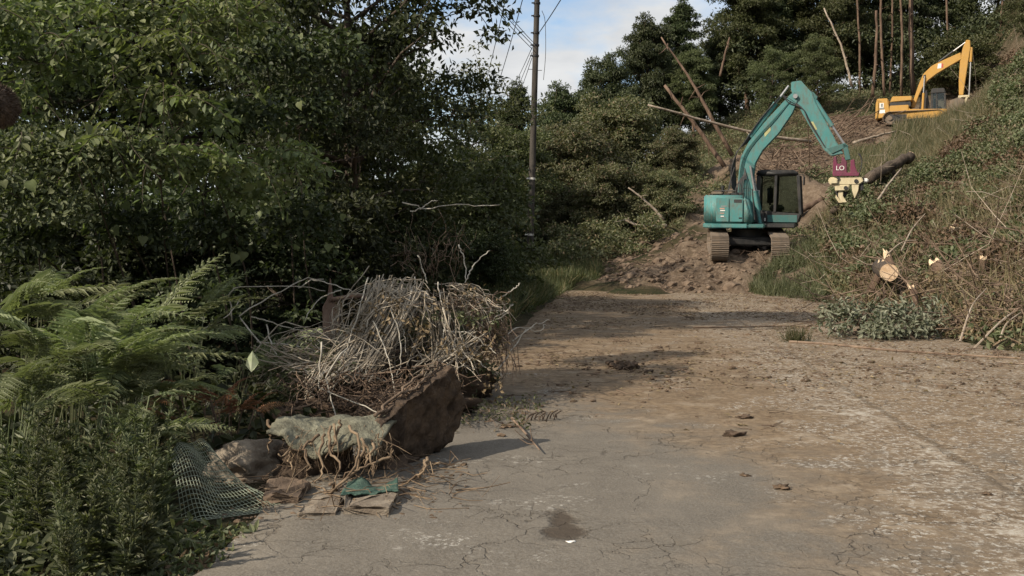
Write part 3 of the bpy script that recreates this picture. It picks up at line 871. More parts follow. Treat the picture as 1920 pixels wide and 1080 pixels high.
def cyl_geo(g, p0, p1, r, sides=14, mat=0):
    tube_add(g, np.array([p0, p1], float), r, sides, mat)
def text_obj(name, s, size, mat, parent, loc, rot, extrude=.003):
    c = bpy.data.curves.new(name, 'FONT'); c.body = s; c.size = size; c.extrude = extrude; c.align_x = 'CENTER'; c.align_y = 'CENTER'
    c.materials.append(mat)
    o = bpy.data.objects.new(name, c); col.objects.link(o); o.parent = parent; o.location = loc; o.rotation_euler = rot
    me = bpy.data.meshes.new_from_object(o.evaluated_get(bpy.context.evaluated_depsgraph_get())); bpy.data.objects.remove(o)
    o = link(name, me, parent, loc, rot)
    return o

M['teal'] = mat_paint('teal', (.060, .215, .210), .5, (.13, .12, .095), .8)
M['teal_dark'] = mat_paint('teal_dark', (.035, .13, .125), .5, (.09, .08, .06), .5)
M['black'] = mat_paint('black', (.018, .019, .020), .5, (.08, .065, .05), .4)
M['yellow'] = mat_paint('yellow', (.46, .255, .05), .45, (.25, .17, .08), .35)
M['steel'] = mat_paint('steel', (.42, .42, .42), .3, (.2, .16, .12), .2, .7)
M['track'] = mat_paint('track', (.14, .115, .09), .8, (.22, .16, .11), .9)
M['magenta'] = mat_paint('magenta', (.155, .022, .060), .6, (.08, .05, .05), .8)
M['cream'] = mat_paint('cream', (.56, .49, .32), .55, (.28, .20, .11), .55)
M['white'] = mat_paint('white', (.75, .74, .70), .5, (.4, .35, .28), .3)
M['orange_decal'] = mat_paint('orange_decal', (.50, .28, .20), .6, (.3, .3, .28), .5)
M['grey_decal'] = mat_paint('grey_decal', (.22, .24, .24), .6)
M['hose'] = mat_paint('hose', (.03, .03, .032), .5, (.12, .10, .08), .4)
M['glass'] = mat_glass('glass')
M['sticker'] = mat_paint('sticker', (.42, .42, .20), .5)
M['red_decal'] = mat_paint('red_decal', (.45, .06, .05), .5)

def crawler(root, mw, length, height, gauge, shoe_w, name_mat='track'):
    """two tracks with shoes, sprockets, rollers and a centre frame. tracks run along local x."""
    r = height / 2
    straight = length - height
    per = 2 * straight + 2 * math.pi * r
    n = int(per / .19)
    sb = bmesh.new()
    box_bm(-.088, .088, -shoe_w / 2, shoe_w / 2, -.02, .014, .006, sb)
    for gx_ in (-.06, .0, .06):
        box_bm(gx_ - .010, gx_ + .010, -shoe_w / 2 + .01, shoe_w / 2 - .01, .014, .045, .004, sb)
    sm = bpy.data.meshes.new('shoe'); sb.to_mesh(sm); sb.free(); sm.materials.append(M[name_mat])
    for s in (-1, 1):
        y = s * gauge / 2
        g = Geo()
        # side frame and the chain loop under the shoes
        lp = []
        for k in range(40):
            a = k / 40 * per
            lp.append(a)
        fr = box_bm(-length / 2 + r * .9, length / 2 - r * .9, y - .13, y + .13, .22, height - .16, .05)
        tr = bm_obj('track', fr, M['black'], root, False, mw)
        for cx, nm in ((-straight / 2, 'sprocket'), (straight / 2, 'idler')):
            gg = Geo()
            cyl_geo(gg, (cx, y - .12, r), (cx, y + .12, r), r * .80, 22)
            cyl_geo(gg, (cx, y - .20, r), (cx, y + .20, r), r * .35, 14)
            gg.build(nm, M['track'], tr)
        for k in range(6):
            cx = -straight / 2 + straight * (k + .5) / 6
            gg = Geo(); cyl_geo(gg, (cx, y - .19, .13), (cx, y + .19, .13), .085, 12); gg.build('roller', M['black'], tr)
        for k in range(n):
            d = (k + .5) / n * per
            if d < straight: p = (-straight / 2 + d, 0.02); a = math.pi
            elif d < straight + math.pi * r:
                q_ = (d - straight) / r; p = (straight / 2 + (r - .02) * math.sin(q_), r - (r - .02) * math.cos(q_)); a = math.pi - q_
            elif d < 2 * straight + math.pi * r: p = (straight / 2 - (d - straight - math.pi * r), height - .02); a = 0
            else:
                q_ = (d - 2 * straight - math.pi * r) / r; p = (-straight / 2 - (r - .02) * math.sin(q_), r + (r - .02) * math.cos(q_)); a = -q_
            o = link('shoe', sm, tr); o.location = (p[0], y, p[1]); o.rotation_euler = (0, a, 0)
    cf = box_bm(-.75, .75, -gauge / 2 + .1, gauge / 2 - .1, .42, .72, .06)
    bm_obj('track_frame', cf, M['black'], root, False, mw)
    g = Geo(); cyl_geo(g, (0, 0, .70), (0, 0, .98), .55, 26); g.build('swing_ring', M['black'], root).matrix_local = mw

def arm_poly(top, bot):
    return list(top) + list(bot)[::-1]

# ---- teal machine -------------------------------------------------
ex_x = P(1398, 480, 36.0)[0]
EX = empty('excavator', (ex_x, 36.0, P(1398, 480, 35.2)[2] + .06), 0, 'teal green crawler excavator with raised boom and cream grab on the soil mound', 'excavator', 'excavators clearing the slope')
tilt = Matrix.Rotation(R(9), 4, 'X')           # nose of the tracks runs down towards the road
low = tilt @ Matrix.Rotation(R(-99), 4, 'Z')
EX.rotation_euler = (0, 0, 0)
crawler(EX, low, 3.65, .86, 2.05, .62)
tiltu = Matrix.Rotation(R(3), 4, 'X')
UP = tiltu @ Matrix.Rotation(R(-20), 4, 'Z')      # the house is swung to the right
BZ = .98
# house plan: rounded short tail
def arc(cx, cy, r, a0, a1, n): return [(cx + r * math.cos(R(a0 + (a1 - a0) * k / n)), cy + r * math.sin(R(a0 + (a1 - a0) * k / n))) for k in range(n + 1)]
tail = [(1.0, -1.24)] + arc(-.95, -.74, .50, 270, 180, 8) + arc(-.95, .74, .50, 180, 90, 8) + [(1.0, 1.24)]
tail = [(.18, -1.24)] + tail[1:-1] + [(.18, 1.24)]
deck = plan_bm(tail, BZ, BZ + .16, .03)
house = bm_obj('house', deck, M['teal'], EX, False, UP)
bm_obj('deck', box_bm(.185, 1.75, -.62, 1.22, BZ + .01, BZ + .155, .03), M['black'], house)
bm_obj('deck', box_bm(.185, .75, -1.2, -.625, BZ + .01, BZ + .15, .03), M['teal_dark'], house)
bm_obj('valve_block', box_bm(.20, .62, -.34, .20, BZ + .156, BZ + .62, .05), M['black'], house)
hood_plan = [(-.02, -1.22)] + arc(-.95, -.74, .48, 270, 180, 8) + arc(-.95, .74, .48, 180, 90, 8) + [(-.02, 1.22)]
hood = bm_obj('engine_hood', plan_bm(hood_plan, BZ + .163, BZ + 1.17, .09, 3), M['teal'], EX, True, UP)
# right side tank and panels seen towards the camera
tank = prism_bm([(-.02, BZ + .163), (.36, BZ + .163), (.30, BZ + .55), (.12, BZ + 1.08), (-.02, BZ + 1.08)], -1.20, -.35, .06)
tank = bm_obj('fuel_tank', tank, M['teal'], EX, True, UP)
for nm, x0, x1 in (('side_panel', -.92, -.46), ('side_panel', -.43, .02)):
    pn = prism_bm([(x0, BZ + .22), (x1, BZ + .22), (x1, BZ + 1.06), (x0, BZ + 1.08)], -1.255, -1.20, .02)
    bm_obj(nm, pn, M['teal'], EX, False, UP)
pn = box_bm(-.75, -.55, -1.262, -1.257, BZ + .76, BZ + .80, 0); bm_obj('decal', pn, M['grey_decal'], hood)
for k, (z0, z1, x0, x1, mm) in enumerate([(.68, .72, -.31, -.14, 'orange_decal'), (.61, .645, -.29, -.12, 'white'), (.52, .545, -.30, -.15, 'orange_decal'), (.41, .44, -.27, -.16, 'white'), (.38, .395, -.32, -.1, 'grey_decal')]):
    bm_obj('decal', box_bm(x0 - .48, x1 - .48, -1.266, -1.257, BZ + z0, BZ + z1, 0), M[mm], hood)
bm_obj('vent', box_bm(-.30, -.02, -1.264, -1.225, BZ + .90, BZ + 1.02, .01), M['black'], tank)
bm_obj('latch', box_bm(-.12, -.01, -1.27, -1.24, BZ + .34, BZ + .39, .01), M['black'], tank)
bm_obj('vent', box_bm(-1.2, -.5, -.9, .2, BZ + 1.168, BZ + 1.21, .015), M['black'], hood)
bm_obj('vent', box_bm(-.45, -.05, -1.0, -.4, BZ + 1.168, BZ + 1.26, .02), M['black'], hood)
bm_obj('air_cleaner', box_bm(-.62, -.40, -.55, -.10, BZ + 1.19, BZ + 1.40, .05), M['track'], hood)
bm_obj('cooler_duct', box_bm(-1.15, -.75, -.95, -.45, BZ + 1.19, BZ + 1.30, .03), M['track'], hood)
g = Geo()
for k in range(5): tube_add(g, smooth_path([(-.35 + .06 * k, -.5, BZ + 1.17), (-.32 + .06 * k, -.45, BZ + 1.5 + .05 * k), (-.2 + .05 * k, -.3, BZ + 1.75), (-.08, -.2, BZ + 1.9 + .06 * k)], 9), .018, 5)
g.build('hose', M['hose'], hood)
g = Geo(); cyl_geo(g, (-.95, .55, BZ + 1.1), (-.95, .55, BZ + 1.52), .06, 12); g.build('exhaust', M['black'], hood)
g = Geo()
for pts in ([(-1.05, -.85, 0), (-1.05, -.85, .16), (-.25, -1.08, .16), (-.25, -1.08, 0)], [(.0, -1.1, -.1), (.0, -1.1, .26), (.30, -1.1, .22), (.42, -1.1, -.85)]):
    tube_add(g, np.array(pts) + np.array([0, 0, BZ + 1.16]), .022, 6)
g.build('handrail', M['black'], EX).matrix_local = UP
# cab
CY0, CY1, CX0, CX1 = .24, 1.22, .30, 1.92
cab_prof = [(CX0, BZ + .163), (CX1 - .12, BZ + .163), (CX1, BZ + .62), (CX1 - .10, BZ + 1.75), (CX1 - .30, BZ + 2.02), (CX0 + .02, BZ + 2.02)]
cabroof = prism_bm([(CX0 - .02, BZ + 1.86), (CX1 - .14, BZ + 1.86), (CX1 - .28, BZ + 2.07), (CX0 + .1, BZ + 2.09), (CX0 - .02, BZ + 2.02)], CY0 - .02, CY1 + .02, .05, 3)
cab = bm_obj('cab', cabroof, M['black'], EX, True, UP)
base_ = prism_bm([(CX0, BZ + .163), (CX1 - .13, BZ + .163), (CX1 - .02, BZ + .50), (CX0, BZ + .62)], CY0, CY1, .03)
bm_obj('cab_base', base_, M['black'], cab)
bm_obj('lower_panel', box_bm(CX0 + .42, CX1 - .16, CY0 - .015, CY0 - .002, BZ + .19, BZ + .45, .005), M['teal_dark'], cab)
for y in (CY0, CY1 - .09):
    for pl_ in ([(CX0, BZ + .6), (CX0 + .14, BZ + .6), (CX0 + .14, BZ + 1.88), (CX0, BZ + 1.88)], [(CX0 + .62, BZ + .55), (CX0 + .72, BZ + .55), (CX0 + .74, BZ + 1.88), (CX0 + .64, BZ + 1.88)],
                [(CX1 - .10, BZ + .45), (CX1 + .0, BZ + .45), (CX1 - .10, BZ + 1.88), (CX1 - .22, BZ + 1.88)]):
        bm_obj('pillar', prism_bm(pl_, y, y + .09, .015, 1), M['black'], cab)
    bm_obj('pane', prism_bm([(CX0 + .15, BZ + .60), (CX0 + .61, BZ + .56), (CX0 + .63, BZ + 1.86), (CX0 + .15, BZ + 1.86)], y + .04, y + .05, 0), M['glass'], cab)
    bm_obj('pane', prism_bm([(CX0 + .73, BZ + .55), (CX1 - .11, BZ + .50), (CX1 - .23, BZ + 1.86), (CX0 + .75, BZ + 1.86)], y + .04, y + .05, 0), M['glass'], cab)
bm_obj('windscreen', prism_bm([(CX1 - .05, BZ + .5), (CX1 - .04, BZ + .5), (CX1 - .15, BZ + 1.86), (CX1 - .16, BZ + 1.86)], CY0 + .1, CY1 - .1, 0), M['glass'], cab)
bm = bmesh.new(); box_bm(CX0 + .45, CX0 + .95, .5, .98, BZ + .55, BZ + .82, .06, bm); box_bm(CX0 + .36, CX0 + .55, .5, .98, BZ + .80, BZ + 1.5, .07, bm)
bm_obj('seat', bm, M['black'], cab, True)
bm_obj('decal', box_bm(CX0 + .02, CX0 + .12, CY0 - .006, CY0 + .01, BZ + 1.0, BZ + 1.35, 0), M['white'], cab)
bm_obj('step_plate', box_bm(CX0 + .02, CX0 + .36, CY0 - .02, CY0 + .01, BZ + .22, BZ + .34, .01), M['white'], cab)
bm = bmesh.new(); box_bm(CX1 + .02, CX1 + .08, .05, .26, BZ + 1.5, BZ + 1.86, .03, bm)
mir = bm_obj('mirror', bm, M['black'], EX, True, UP)
g = Geo(); tube_add(g, [(CX1 - .2, .3, BZ + 1.9), (CX1 + .03, .2, BZ + 1.9), (CX1 + .05, .16, BZ + 1.7)], .014, 5); g.build('bracket', M['black'], mir)
# boom: outline in the machine's x, z plane
k_ = 1 / .94
def mp(px, py): return ((px - 1398) / 51.2 * k_, (480 - py) / 51.2)
boom_top = [mp(1383, 402), mp(1383, 340), mp(1387, 300), mp(1400, 272), mp(1430, 232), mp(1466, 190), mp(1474, 183)]
boom_bot = [mp(1412, 402), mp(1409, 340), mp(1412, 312), mp(1424, 288), mp(1450, 258), mp(1472, 222), mp(1480, 200)]
boom = bm_obj('boom', prism_bm(arm_poly(boom_top, boom_bot), -.20, .14, .02, 2), M['teal'], EX, False, UP)
bm_obj('decal', prism_bm([mp(1425, 252), mp(1434, 240), mp(1437, 252), mp(1427, 264)], -.206, -.200, 0), M['sticker'], boom)
g = Geo(); a_ = mp(1398, 400); cyl_geo(g, (a_[0], -.34, a_[1]), (a_[0], .28, a_[1]), .09, 14); a_ = mp(1476, 192); cyl_geo(g, (a_[0], -.27, a_[1]), (a_[0], .21, a_[1]), .08, 14)
g.build('pin', M['steel'], boom)
bm = bmesh.new()
for y in (-.32, .18): prism_bm([mp(1378, 420), mp(1416, 420), mp(1412, 388), mp(1398, 380), mp(1388, 390)], y, y + .09, .015, 1, bm)
bm_obj('boom_bracket', bm, M['teal_dark'], EX, False, UP)
# stick
st_l = [mp(1468, 166), mp(1468, 180), mp(1479, 206), mp(1496, 238), mp(1524, 288), mp(1537, 300)]
st_r = [mp(1484, 164), mp(1503, 187), mp(1510, 206), mp(1524, 234), mp(1545, 276), mp(1556, 296)]
arm = bm_obj('arm', prism_bm(arm_poly(st_l, st_r), -.16, .10, .02, 2), M['teal'], EX, False, UP)
bm_obj('decal', prism_bm([mp(1499, 238), mp(1506, 238), mp(1513, 252), mp(1508, 254)], -.166, -.160, 0), M['sticker'], arm)
bm_obj('arm_bracket', prism_bm([mp(1496, 196), mp(1504, 184), mp(1512, 194), mp(1507, 206)], -.10, .05, .01, 1), M['teal_dark'], arm)
def ram(name, a, b, y, split=.55, r=.075, rod=.042, mat='teal'):
    a = mp(*a) if len(a) == 2 else a; b = mp(*b)
    A = np.array([a[0], y, a[1]]); B = np.array([b[0], y, b[1]]); Cc = A + (B - A) * split
    g = Geo(); cyl_geo(g, A, Cc, r, 14); cyl_geo(g, A - (B - A) * .01, A + (B - A) * .03, r * 1.2, 14); cyl_geo(g, Cc - (B - A) * .02, Cc, r * 1.15, 14)
    o = g.build(name, M[mat], EX); o.matrix_local = UP
    g = Geo(); cyl_geo(g, Cc, B, rod, 10); g.build('rod', M['steel'], o)
    return o
ram('arm_cylinder', (1402, 262), (1464, 172), -.03, .66, .085)
ram('bucket_cylinder', (1504, 194), (1558, 281), -.03, .60, .075)
for y in (-.30, .24): ram('boom_cylinder', (1424, 426), (1404, 316), y, .58, .075)
# hoses over the boom foot and along the boom
g = Geo()
for k in range(7):
    o_ = k * .045
    pts = [mp(1376 + k, 372 - k), mp(1372 + k, 330), mp(1380, 296 - k), mp(1396 + k, 270), mp(1420, 232), mp(1452, 192)]
    pts = np.array([(p[0] - .03, -.16 + o_, p[1] + .02) for p in pts]); tube_add(g, smooth_path(pts, 16), .019, 5)
for k in range(4):
    pts = [mp(1386, 405), mp(1372 - k * 2, 385), mp(1370 - k, 350), mp(1377, 318)]
    tube_add(g, smooth_path(np.array([(p[0], -.25 + .1 * k, p[1]) for p in pts]), 10), .02, 5)
g.build('hose', M['hose'], boom)
g = Geo()
for k in range(3):
    pts = [mp(1388, 380), mp(1386 + 2 * k, 335), mp(1392 + 2 * k, 300), mp(1408 + 2 * k, 272), mp(1438 + 2 * k, 236), mp(1468, 200)]
    tube_add(g, smooth_path(np.array([(p[0], -.222, p[1]) for p in pts]), 18), .012, 5)
g.build('steel_pipe', M['teal_dark'], boom)
g = Geo()
for k in range(3):
    pts = [mp(1455, 190), mp(1466, 196 + k * 4), mp(1488, 214), mp(1500, 236 + 2 * k), mp(1525, 282)]
    tube_add(g, smooth_path(np.array([(p[0], -.19 - .02 * k, p[1]) for p in pts]), 14), .016, 5)
g.build('hose', M['hose'], arm)
# linkage, tiltrotator, grab
bm = bmesh.new()
for y in (-.20, .09):
    prism_bm([mp(1530, 286), mp(1558, 277), mp(1564, 283), mp(1538, 296)], y, y + .05, .01, 1, bm)
    prism_bm([mp(1554, 278), mp(1562, 280), mp(1568, 306), mp(1560, 308)], y, y + .05, .01, 1, bm)
bm_obj('linkage', bm, M['teal_dark'], EX, False, UP)
bm = bmesh.new()
for y in (-.36, .20): prism_bm([mp(1541, 302), mp(1545, 301), mp(1547, 314), mp(1553, 314), mp(1555, 301), mp(1562, 310), mp(1563, 334), mp(1540, 334)], y, y + .06, .012, 1, bm)
prism_bm([mp(1568, 308), mp(1574, 306), mp(1576, 320), mp(1580, 330), mp(1568, 334)], -.26, .18, .015, 1, bm)
prism_bm([mp(1540, 330), mp(1583, 330), mp(1582, 336), mp(1541, 336)], -.42, .36, .01, 1, bm)
tr_ = bm_obj('rotator', bm, M['magenta'], EX, False, UP)
c_ = mp(1552, 322); text_obj('lettering', 'LO', .22, M['white'], tr_, (c_[0], -.366, c_[1]), (R(90), 0, 0), .003)
g = Geo()
for k in range(3): tube_add(g, smooth_path(np.array([(mp(1580 + k, 300)[0], -.1 + .1 * k, mp(0, 296)[1]), (mp(1586, 0)[0], -.1 + .1 * k, mp(0, 310)[1]), (mp(1582, 0)[0], -.1 + .1 * k, mp(0, 334)[1])]), 8), .02, 5)
g.build('hose', M['hose'], tr_)
bm = bmesh.new()
prism_bm([mp(1535, 338), mp(1586, 337), mp(1590, 346), mp(1582, 352), mp(1538, 352), mp(1533, 346)], -.36, .34, .03, 2, bm)
prism_bm([mp(1544, 352), mp(1568, 351), mp(1567, 362), mp(1545, 363)], -.38, .30, .03, 2, bm)
grab = bm_obj('grab_body', bm, M['cream'], EX, False, UP)
def claw(pts_in, pts_out, y0, y1): return bm_obj('claw', prism_bm(list(pts_in) + list(pts_out)[::-1], y0, y1, .012, 1), M['cream'], EX, False, UP)
claw([mp(1551, 360), mp(1550, 372), mp(1556, 383)], [mp(1558, 360), mp(1558, 372), mp(1565, 383)], -.30, -.14)
claw([mp(1571, 350), mp(1572, 362), mp(1576, 375)], [mp(1583, 349), mp(1582, 362), mp(1577, 376)], -.34, -.18)
claw([mp(1548, 360), mp(1545, 374), mp(1551, 384)], [mp(1556, 360), mp(1553, 374), mp(1558, 384)], .08, .22)
claw([mp(1574, 350), mp(1577, 364), mp(1580, 376)], [mp(1584, 350), mp(1586, 364), mp(1582, 377)], .10, .24)
bm_obj('feed_roller', box_bm(*sorted((mp(1537, 0)[0], mp(1549, 0)[0])), -.46, -.37, mp(0, 350)[1], mp(0, 340)[1], .03), M['cream'], grab)
g = Geo()
for px_, py_, y in ((1578, 345, -.40), (1549, 341, -.40), (1562, 357, -.42)): q_ = mp(px_, py_); cyl_geo(g, (q_[0], y, q_[1]), (q_[0], y + .1, q_[1]), .07, 10)
g.build('pin', M['black'], grab)
bm_obj('motor', box_bm(*sorted((mp(1588, 0)[0], mp(1597, 0)[0])), -.22, .0, mp(0, 347)[1], mp(0, 340)[1], .03), M['white'], grab)
bm_obj('motor_block', box_bm(*sorted((mp(1584, 0)[0], mp(1590, 0)[0])), -.28, .2, mp(0, 362)[1], mp(0, 338)[1], .03), M['black'], grab)
bm_obj('saw_box', prism_bm([mp(1543, 363), mp(1566, 363), mp(1562, 373), mp(1549, 374)], -.10, .06, .02, 1), M['black'], grab)

# ---- yellow machine -------------------------------------------------
YD = 69.0; S2 = FPX / YD
yx = P(1712, 230, YD)[0]; yz = P(1712, 236, YD)[2]
YX = empty('excavator', (yx, YD, yz), 0, 'yellow crawler excavator with black cab high on the hillside behind tall grass', 'excavator', 'excavators clearing the slope')
crawler(YX, Matrix.Rotation(R(-22), 4, 'Z'), 3.9, .9, 2.2, .6)
U2 = Matrix.Rotation(R(-25), 4, 'Z')
def yp(px, py): return ((px - 1712) / S2 / .985, (236 - py) / S2)
def zz2(px, py): return yp(1640 + px * 200 / 1271, 70 + py * 170 / 1080)
hb = prism_bm([zz2(190, 1000), zz2(820, 1000), zz2(820, 900), zz2(420, 880), zz2(420, 830), zz2(210, 830)], -1.25, 1.25, .05)
bm_obj('house', hb, M['yellow'], YX, False, U2)
cw = prism_bm([zz2(60, 980), zz2(215, 960), zz2(215, 880), zz2(190, 742), zz2(75, 742), zz2(62, 800)], -1.3, 1.3, .04, 2)
cw = bm_obj('counterweight', cw, M['yellow'], YX, False, U2)
for (x0, z0, x1, z1, mm) in ((105, 795, 150, 850, 'white'), (105, 852, 155, 868, 'grey_decal'), (105, 875, 165, 915, 'white')):
    a, b_ = zz2(x0, z1), zz2(x1, z0); bm_obj('decal', box_bm(a[0], b_[0], -1.312, -1.301, a[1], b_[1], 0), M[mm], cw)
a, b_ = zz2(118, 840), zz2(140, 802); bm_obj('decal', box_bm(a[0], b_[0], -1.320, -1.313, a[1], b_[1], 0), M['grey_decal'], cw)
hd = prism_bm([zz2(215, 790), zz2(450, 780), zz2(450, 730), zz2(240, 722)], -1.2, 1.1, .04)
bm_obj('engine_hood', hd, M['yellow'], YX, False, U2)
bm_obj('grille', prism_bm([zz2(215, 850), zz2(440, 850), zz2(440, 792), zz2(215, 792)], -1.18, 1.0, .02), M['black'], YX, False, U2)
cabp = prism_bm([zz2(640, 690), zz2(800, 690), zz2(785, 630), zz2(650, 628)], -.05, 1.2, .05, 2)
cab2 = bm_obj('cab', cabp, M['black'], YX, False, U2)
for y in (-.05, 1.12):
    for pl_ in ([zz2(640, 900), zz2(665, 900), zz2(668, 690), zz2(645, 690)], [zz2(700, 900), zz2(715, 900), zz2(715, 690), zz2(700, 690)], [zz2(790, 900), zz2(812, 900), zz2(800, 690), zz2(782, 690)]):
        bm_obj('pillar', prism_bm(pl_, y, y + .08, .01, 1), M['black'], cab2)
bm_obj('pane', prism_bm([zz2(666, 900), zz2(700, 900), zz2(700, 690), zz2(668, 690)], 0, .02, 0), M['glass'], cab2)
bm_obj('pane', prism_bm([zz2(716, 900), zz2(790, 900), zz2(782, 690), zz2(716, 690)], 0, .02, 0), M['glass'], cab2)
bm_obj('seat', prism_bm([zz2(660, 900), zz2(760, 900), zz2(760, 840), zz2(700, 830), zz2(690, 740), zz2(660, 740)], .3, .9, .04), M['black'], cab2)
bm_obj('cab_base', prism_bm([zz2(510, 960), zz2(812, 960), zz2(812, 898), zz2(640, 890), zz2(600, 640), zz2(540, 650)], .0, 1.2, .03), M['black'], cab2)
bm_obj('step_plate', prism_bm([zz2(620, 930), zz2(810, 925), zz2(810, 905), zz2(620, 908)], -.2, -.06, .01, 1), M['white'], cab2)
bt = [zz2(430, 840), zz2(470, 720), zz2(520, 560), zz2(560, 460), zz2(650, 370), zz2(780, 310), zz2(950, 240)]
bb = [zz2(470, 850), zz2(520, 700), zz2(560, 610), zz2(610, 540), zz2(700, 470), zz2(820, 400), zz2(960, 320)]
bo = bm_obj('boom', prism_bm(arm_poly(bt, bb), -.28, .02, .03, 2), M['yellow'], YX, False, U2)
bm_obj('decal', prism_bm([zz2(708, 410), zz2(750, 405), zz2(750, 350), zz2(715, 355)], -.288, -.281, 0), M['white'], bo)
bm_obj('decal', prism_bm([zz2(752, 408), zz2(770, 400), zz2(770, 360), zz2(752, 352)], -.288, -.281, 0), M['red_decal'], bo)
bm_obj('shadow_plate', prism_bm([zz2(560, 505), zz2(588, 500), zz2(588, 470), zz2(562, 474)], -.30, -.281, .005, 1), M['black'], bo)  # black plate standing in for a spot of shadow on the boom side
sl = [zz2(1005, 100), zz2(970, 190), zz2(945, 330), zz2(935, 560), zz2(940, 730)]
sr = [zz2(1045, 110), zz2(1050, 200), zz2(1030, 350), zz2(1005, 560), zz2(985, 735)]
ar = bm_obj('arm', prism_bm(arm_poly(sl, sr), -.26, .02, .03, 2), M['yellow'], YX, False, U2)
def ram2(name, a, b, y, split, mat, r=.08):
    a, b = zz2(*a), zz2(*b); A = np.array([a[0], y, a[1]]); B = np.array([b[0], y, b[1]]); Cc = A + (B - A) * split
    g = Geo(); cyl_geo(g, A, Cc, r, 12); o = g.build(name, M[mat], YX); o.matrix_local = U2
    g = Geo(); cyl_geo(g, Cc, B, r * .55, 10); g.build('rod', M['steel'], o)
ram2('arm_cylinder', (720, 330), (1000, 125), -.12, .55, 'black')
ram2('bucket_cylinder', (1060, 190), (1045, 740), -.12, .3, 'yellow', .10)
for y in (-.40, .10): ram2('boom_cylinder', (560, 880), (575, 490), y, .5, 'yellow')
bm = bmesh.new()
for y in (-.32, .04): prism_bm([zz2(930, 760), zz2(1050, 755), zz2(1052, 735), zz2(935, 735)], y, y + .06, .01, 1, bm)
prism_bm([zz2(1010, 760), zz2(1035, 760), zz2(1010, 850), zz2(990, 850)], -.3, .06, .01, 1, bm)
bm_obj('linkage', bm, M['cream'], YX, False, U2)
bk = prism_bm([zz2(840, 860), zz2(850, 790), zz2(930, 765), zz2(985, 780), zz2(1000, 850), zz2(930, 930), zz2(870, 920)], -.55, .35, .04, 2)
bm_obj('bucket', bk, M['track'], YX, False, U2)
# ------------------------------------------------------------------ utility pole and wires
M['concrete'] = mat_plain('concrete', (.034, .030, .026), (.085, .075, .064), 3, .9, .3, stretch=(1, 1, .2))
M['wire'] = mat_plain('wire', (.02, .02, .022), (.03, .03, .03), 3, .5, 0)
M['porcelain'] = mat_plain('porcelain', (.55, .54, .50), (.62, .6, .56), 3, .3, 0)
PY = 40.0
pb = P(992, 525, PY); pt = P(1007, 0, PY); pb[2] = gz(pb[0], PY) - .3
dirp = (pt - pb) / (pt[2] - pb[2])
pole = empty('utility_pole', pb, 0, 'weathered grey utility pole standing at the left road edge', 'utility pole')
def pole_at(z): return pb + dirp * (z - pb[2])
def lp(p): return np.asarray(p) - pb
g = Geo(); zs = np.linspace(pb[2], 13.2, 8)
tube_add(g, [lp(pole_at(z)) for z in zs], np.linspace(.145, .105, 8), 16); g.build('shaft', M['concrete'], pole, True)
for py in (6, 30, 62, 85, 105, 335, 440):
    z = P(1000, py, PY)[2]; c = lp(pole_at(z))
    g = Geo(); tube_add(g, [c - dirp * .04, c + dirp * .04], .14, 14); cyl_geo(g, c + np.array([-.22, -.05, 0]), c + np.array([-.12, -.05, 0]), .03, 8)
    g.build('band', M['wire'] if py < 300 else M['porcelain'], pole)
for k, z in enumerate((12.2, 12.9)):
    c = lp(pole_at(z)); bm_obj('crossarm', box_bm(c[0] - 1.0, c[0] + 1.0, c[1] - .22, c[1] - .13, c[2] - .045, c[2] + .045, .01), M['wire'], pole)
    for x in (-.9, -.35, .35, .9):
        g = Geo(); tube_add(g, [c + np.array([x, -.17, .045]), c + np.array([x, -.17, .12]), c + np.array([x, -.17, .2])], [.04, .06, .03], 10); g.build('insulator', M['porcelain'], pole, True)
for s, py in ((-1, 130), (1, 132)):
    z = P(1000, py, PY)[2]; c = lp(pole_at(z)); g = Geo(); cyl_geo(g, c, c + np.array([s * .28, -.02, 0]), .012, 6); g.build('step_bolt', M['wire'], pole)
g = Geo(); ds = [P(1016, 20, PY - .2), P(1022, 40, PY - .2), P(1023, 100, PY - .2), P(1019, 150, PY - .2)]
tube_add(g, smooth_path([lp(p) for p in ds], 12), .012, 5); g.build('drop_cable', M['wire'], pole)
def wire(a, b, sag, r, label, n=28):
    a = np.asarray(a, float); b = np.asarray(b, float); u = np.linspace(0, 1, n)[:, None]
    p = a + (b - a) * u; p[:, 2] -= (4 * u * (1 - u) * sag)[:, 0]
    g = Geo(); tube_add(g, p, r, 5); o = g.build('overhead_wire', M['wire']); tag(o, label, 'wire', 'overhead wires of the utility pole')
far = 84.0
c1 = pole_at(12.4); c2 = pole_at(12.0)
wire(pole_at(12.9) + np.array([-.95, -.15, .2]), P(895, 205, far), .5, .020, 'overhead wire running down to the far trees, farthest left of the pole')
wire(pole_at(12.2) + np.array([-.35, -.15, .2]), P(912, 215, far), .5, .020, 'overhead wire falling left behind the pole towards the tree tops')
for k, (py, lb) in enumerate(((78, 'uppermost of the thin cables reaching the pole from upper left'), (84, 'middle thin cable reaching the pole from upper left'), (92, 'lowest of the thin cables reaching the pole from upper left'))):
    q = pole_at(P(1000, py, PY)[2]) + np.array([-.14, -.02, 0])
    wire(q, P(700 - 18 * k, -330, 19), .25, .014, lb)
for k, (py, lb) in enumerate(((88, 'highest of the cables dropping from the pole to the far trees'), (98, 'middle cable dropping from the pole to the far trees'), (108, 'lowest cable dropping from the pole to the far trees'))):
    q = pole_at(P(1000, py, PY)[2]) + np.array([-.14, .05, 0])
    wire(q, P(930 + 12 * k, 215, far), .3, .014, lb)
wire(pole_at(P(1003, 60, PY)[2]) + np.array([.14, -.05, 0]), P(1330, -520, 18), .3, .018, 'overhead cable reaching the pole from upper right')

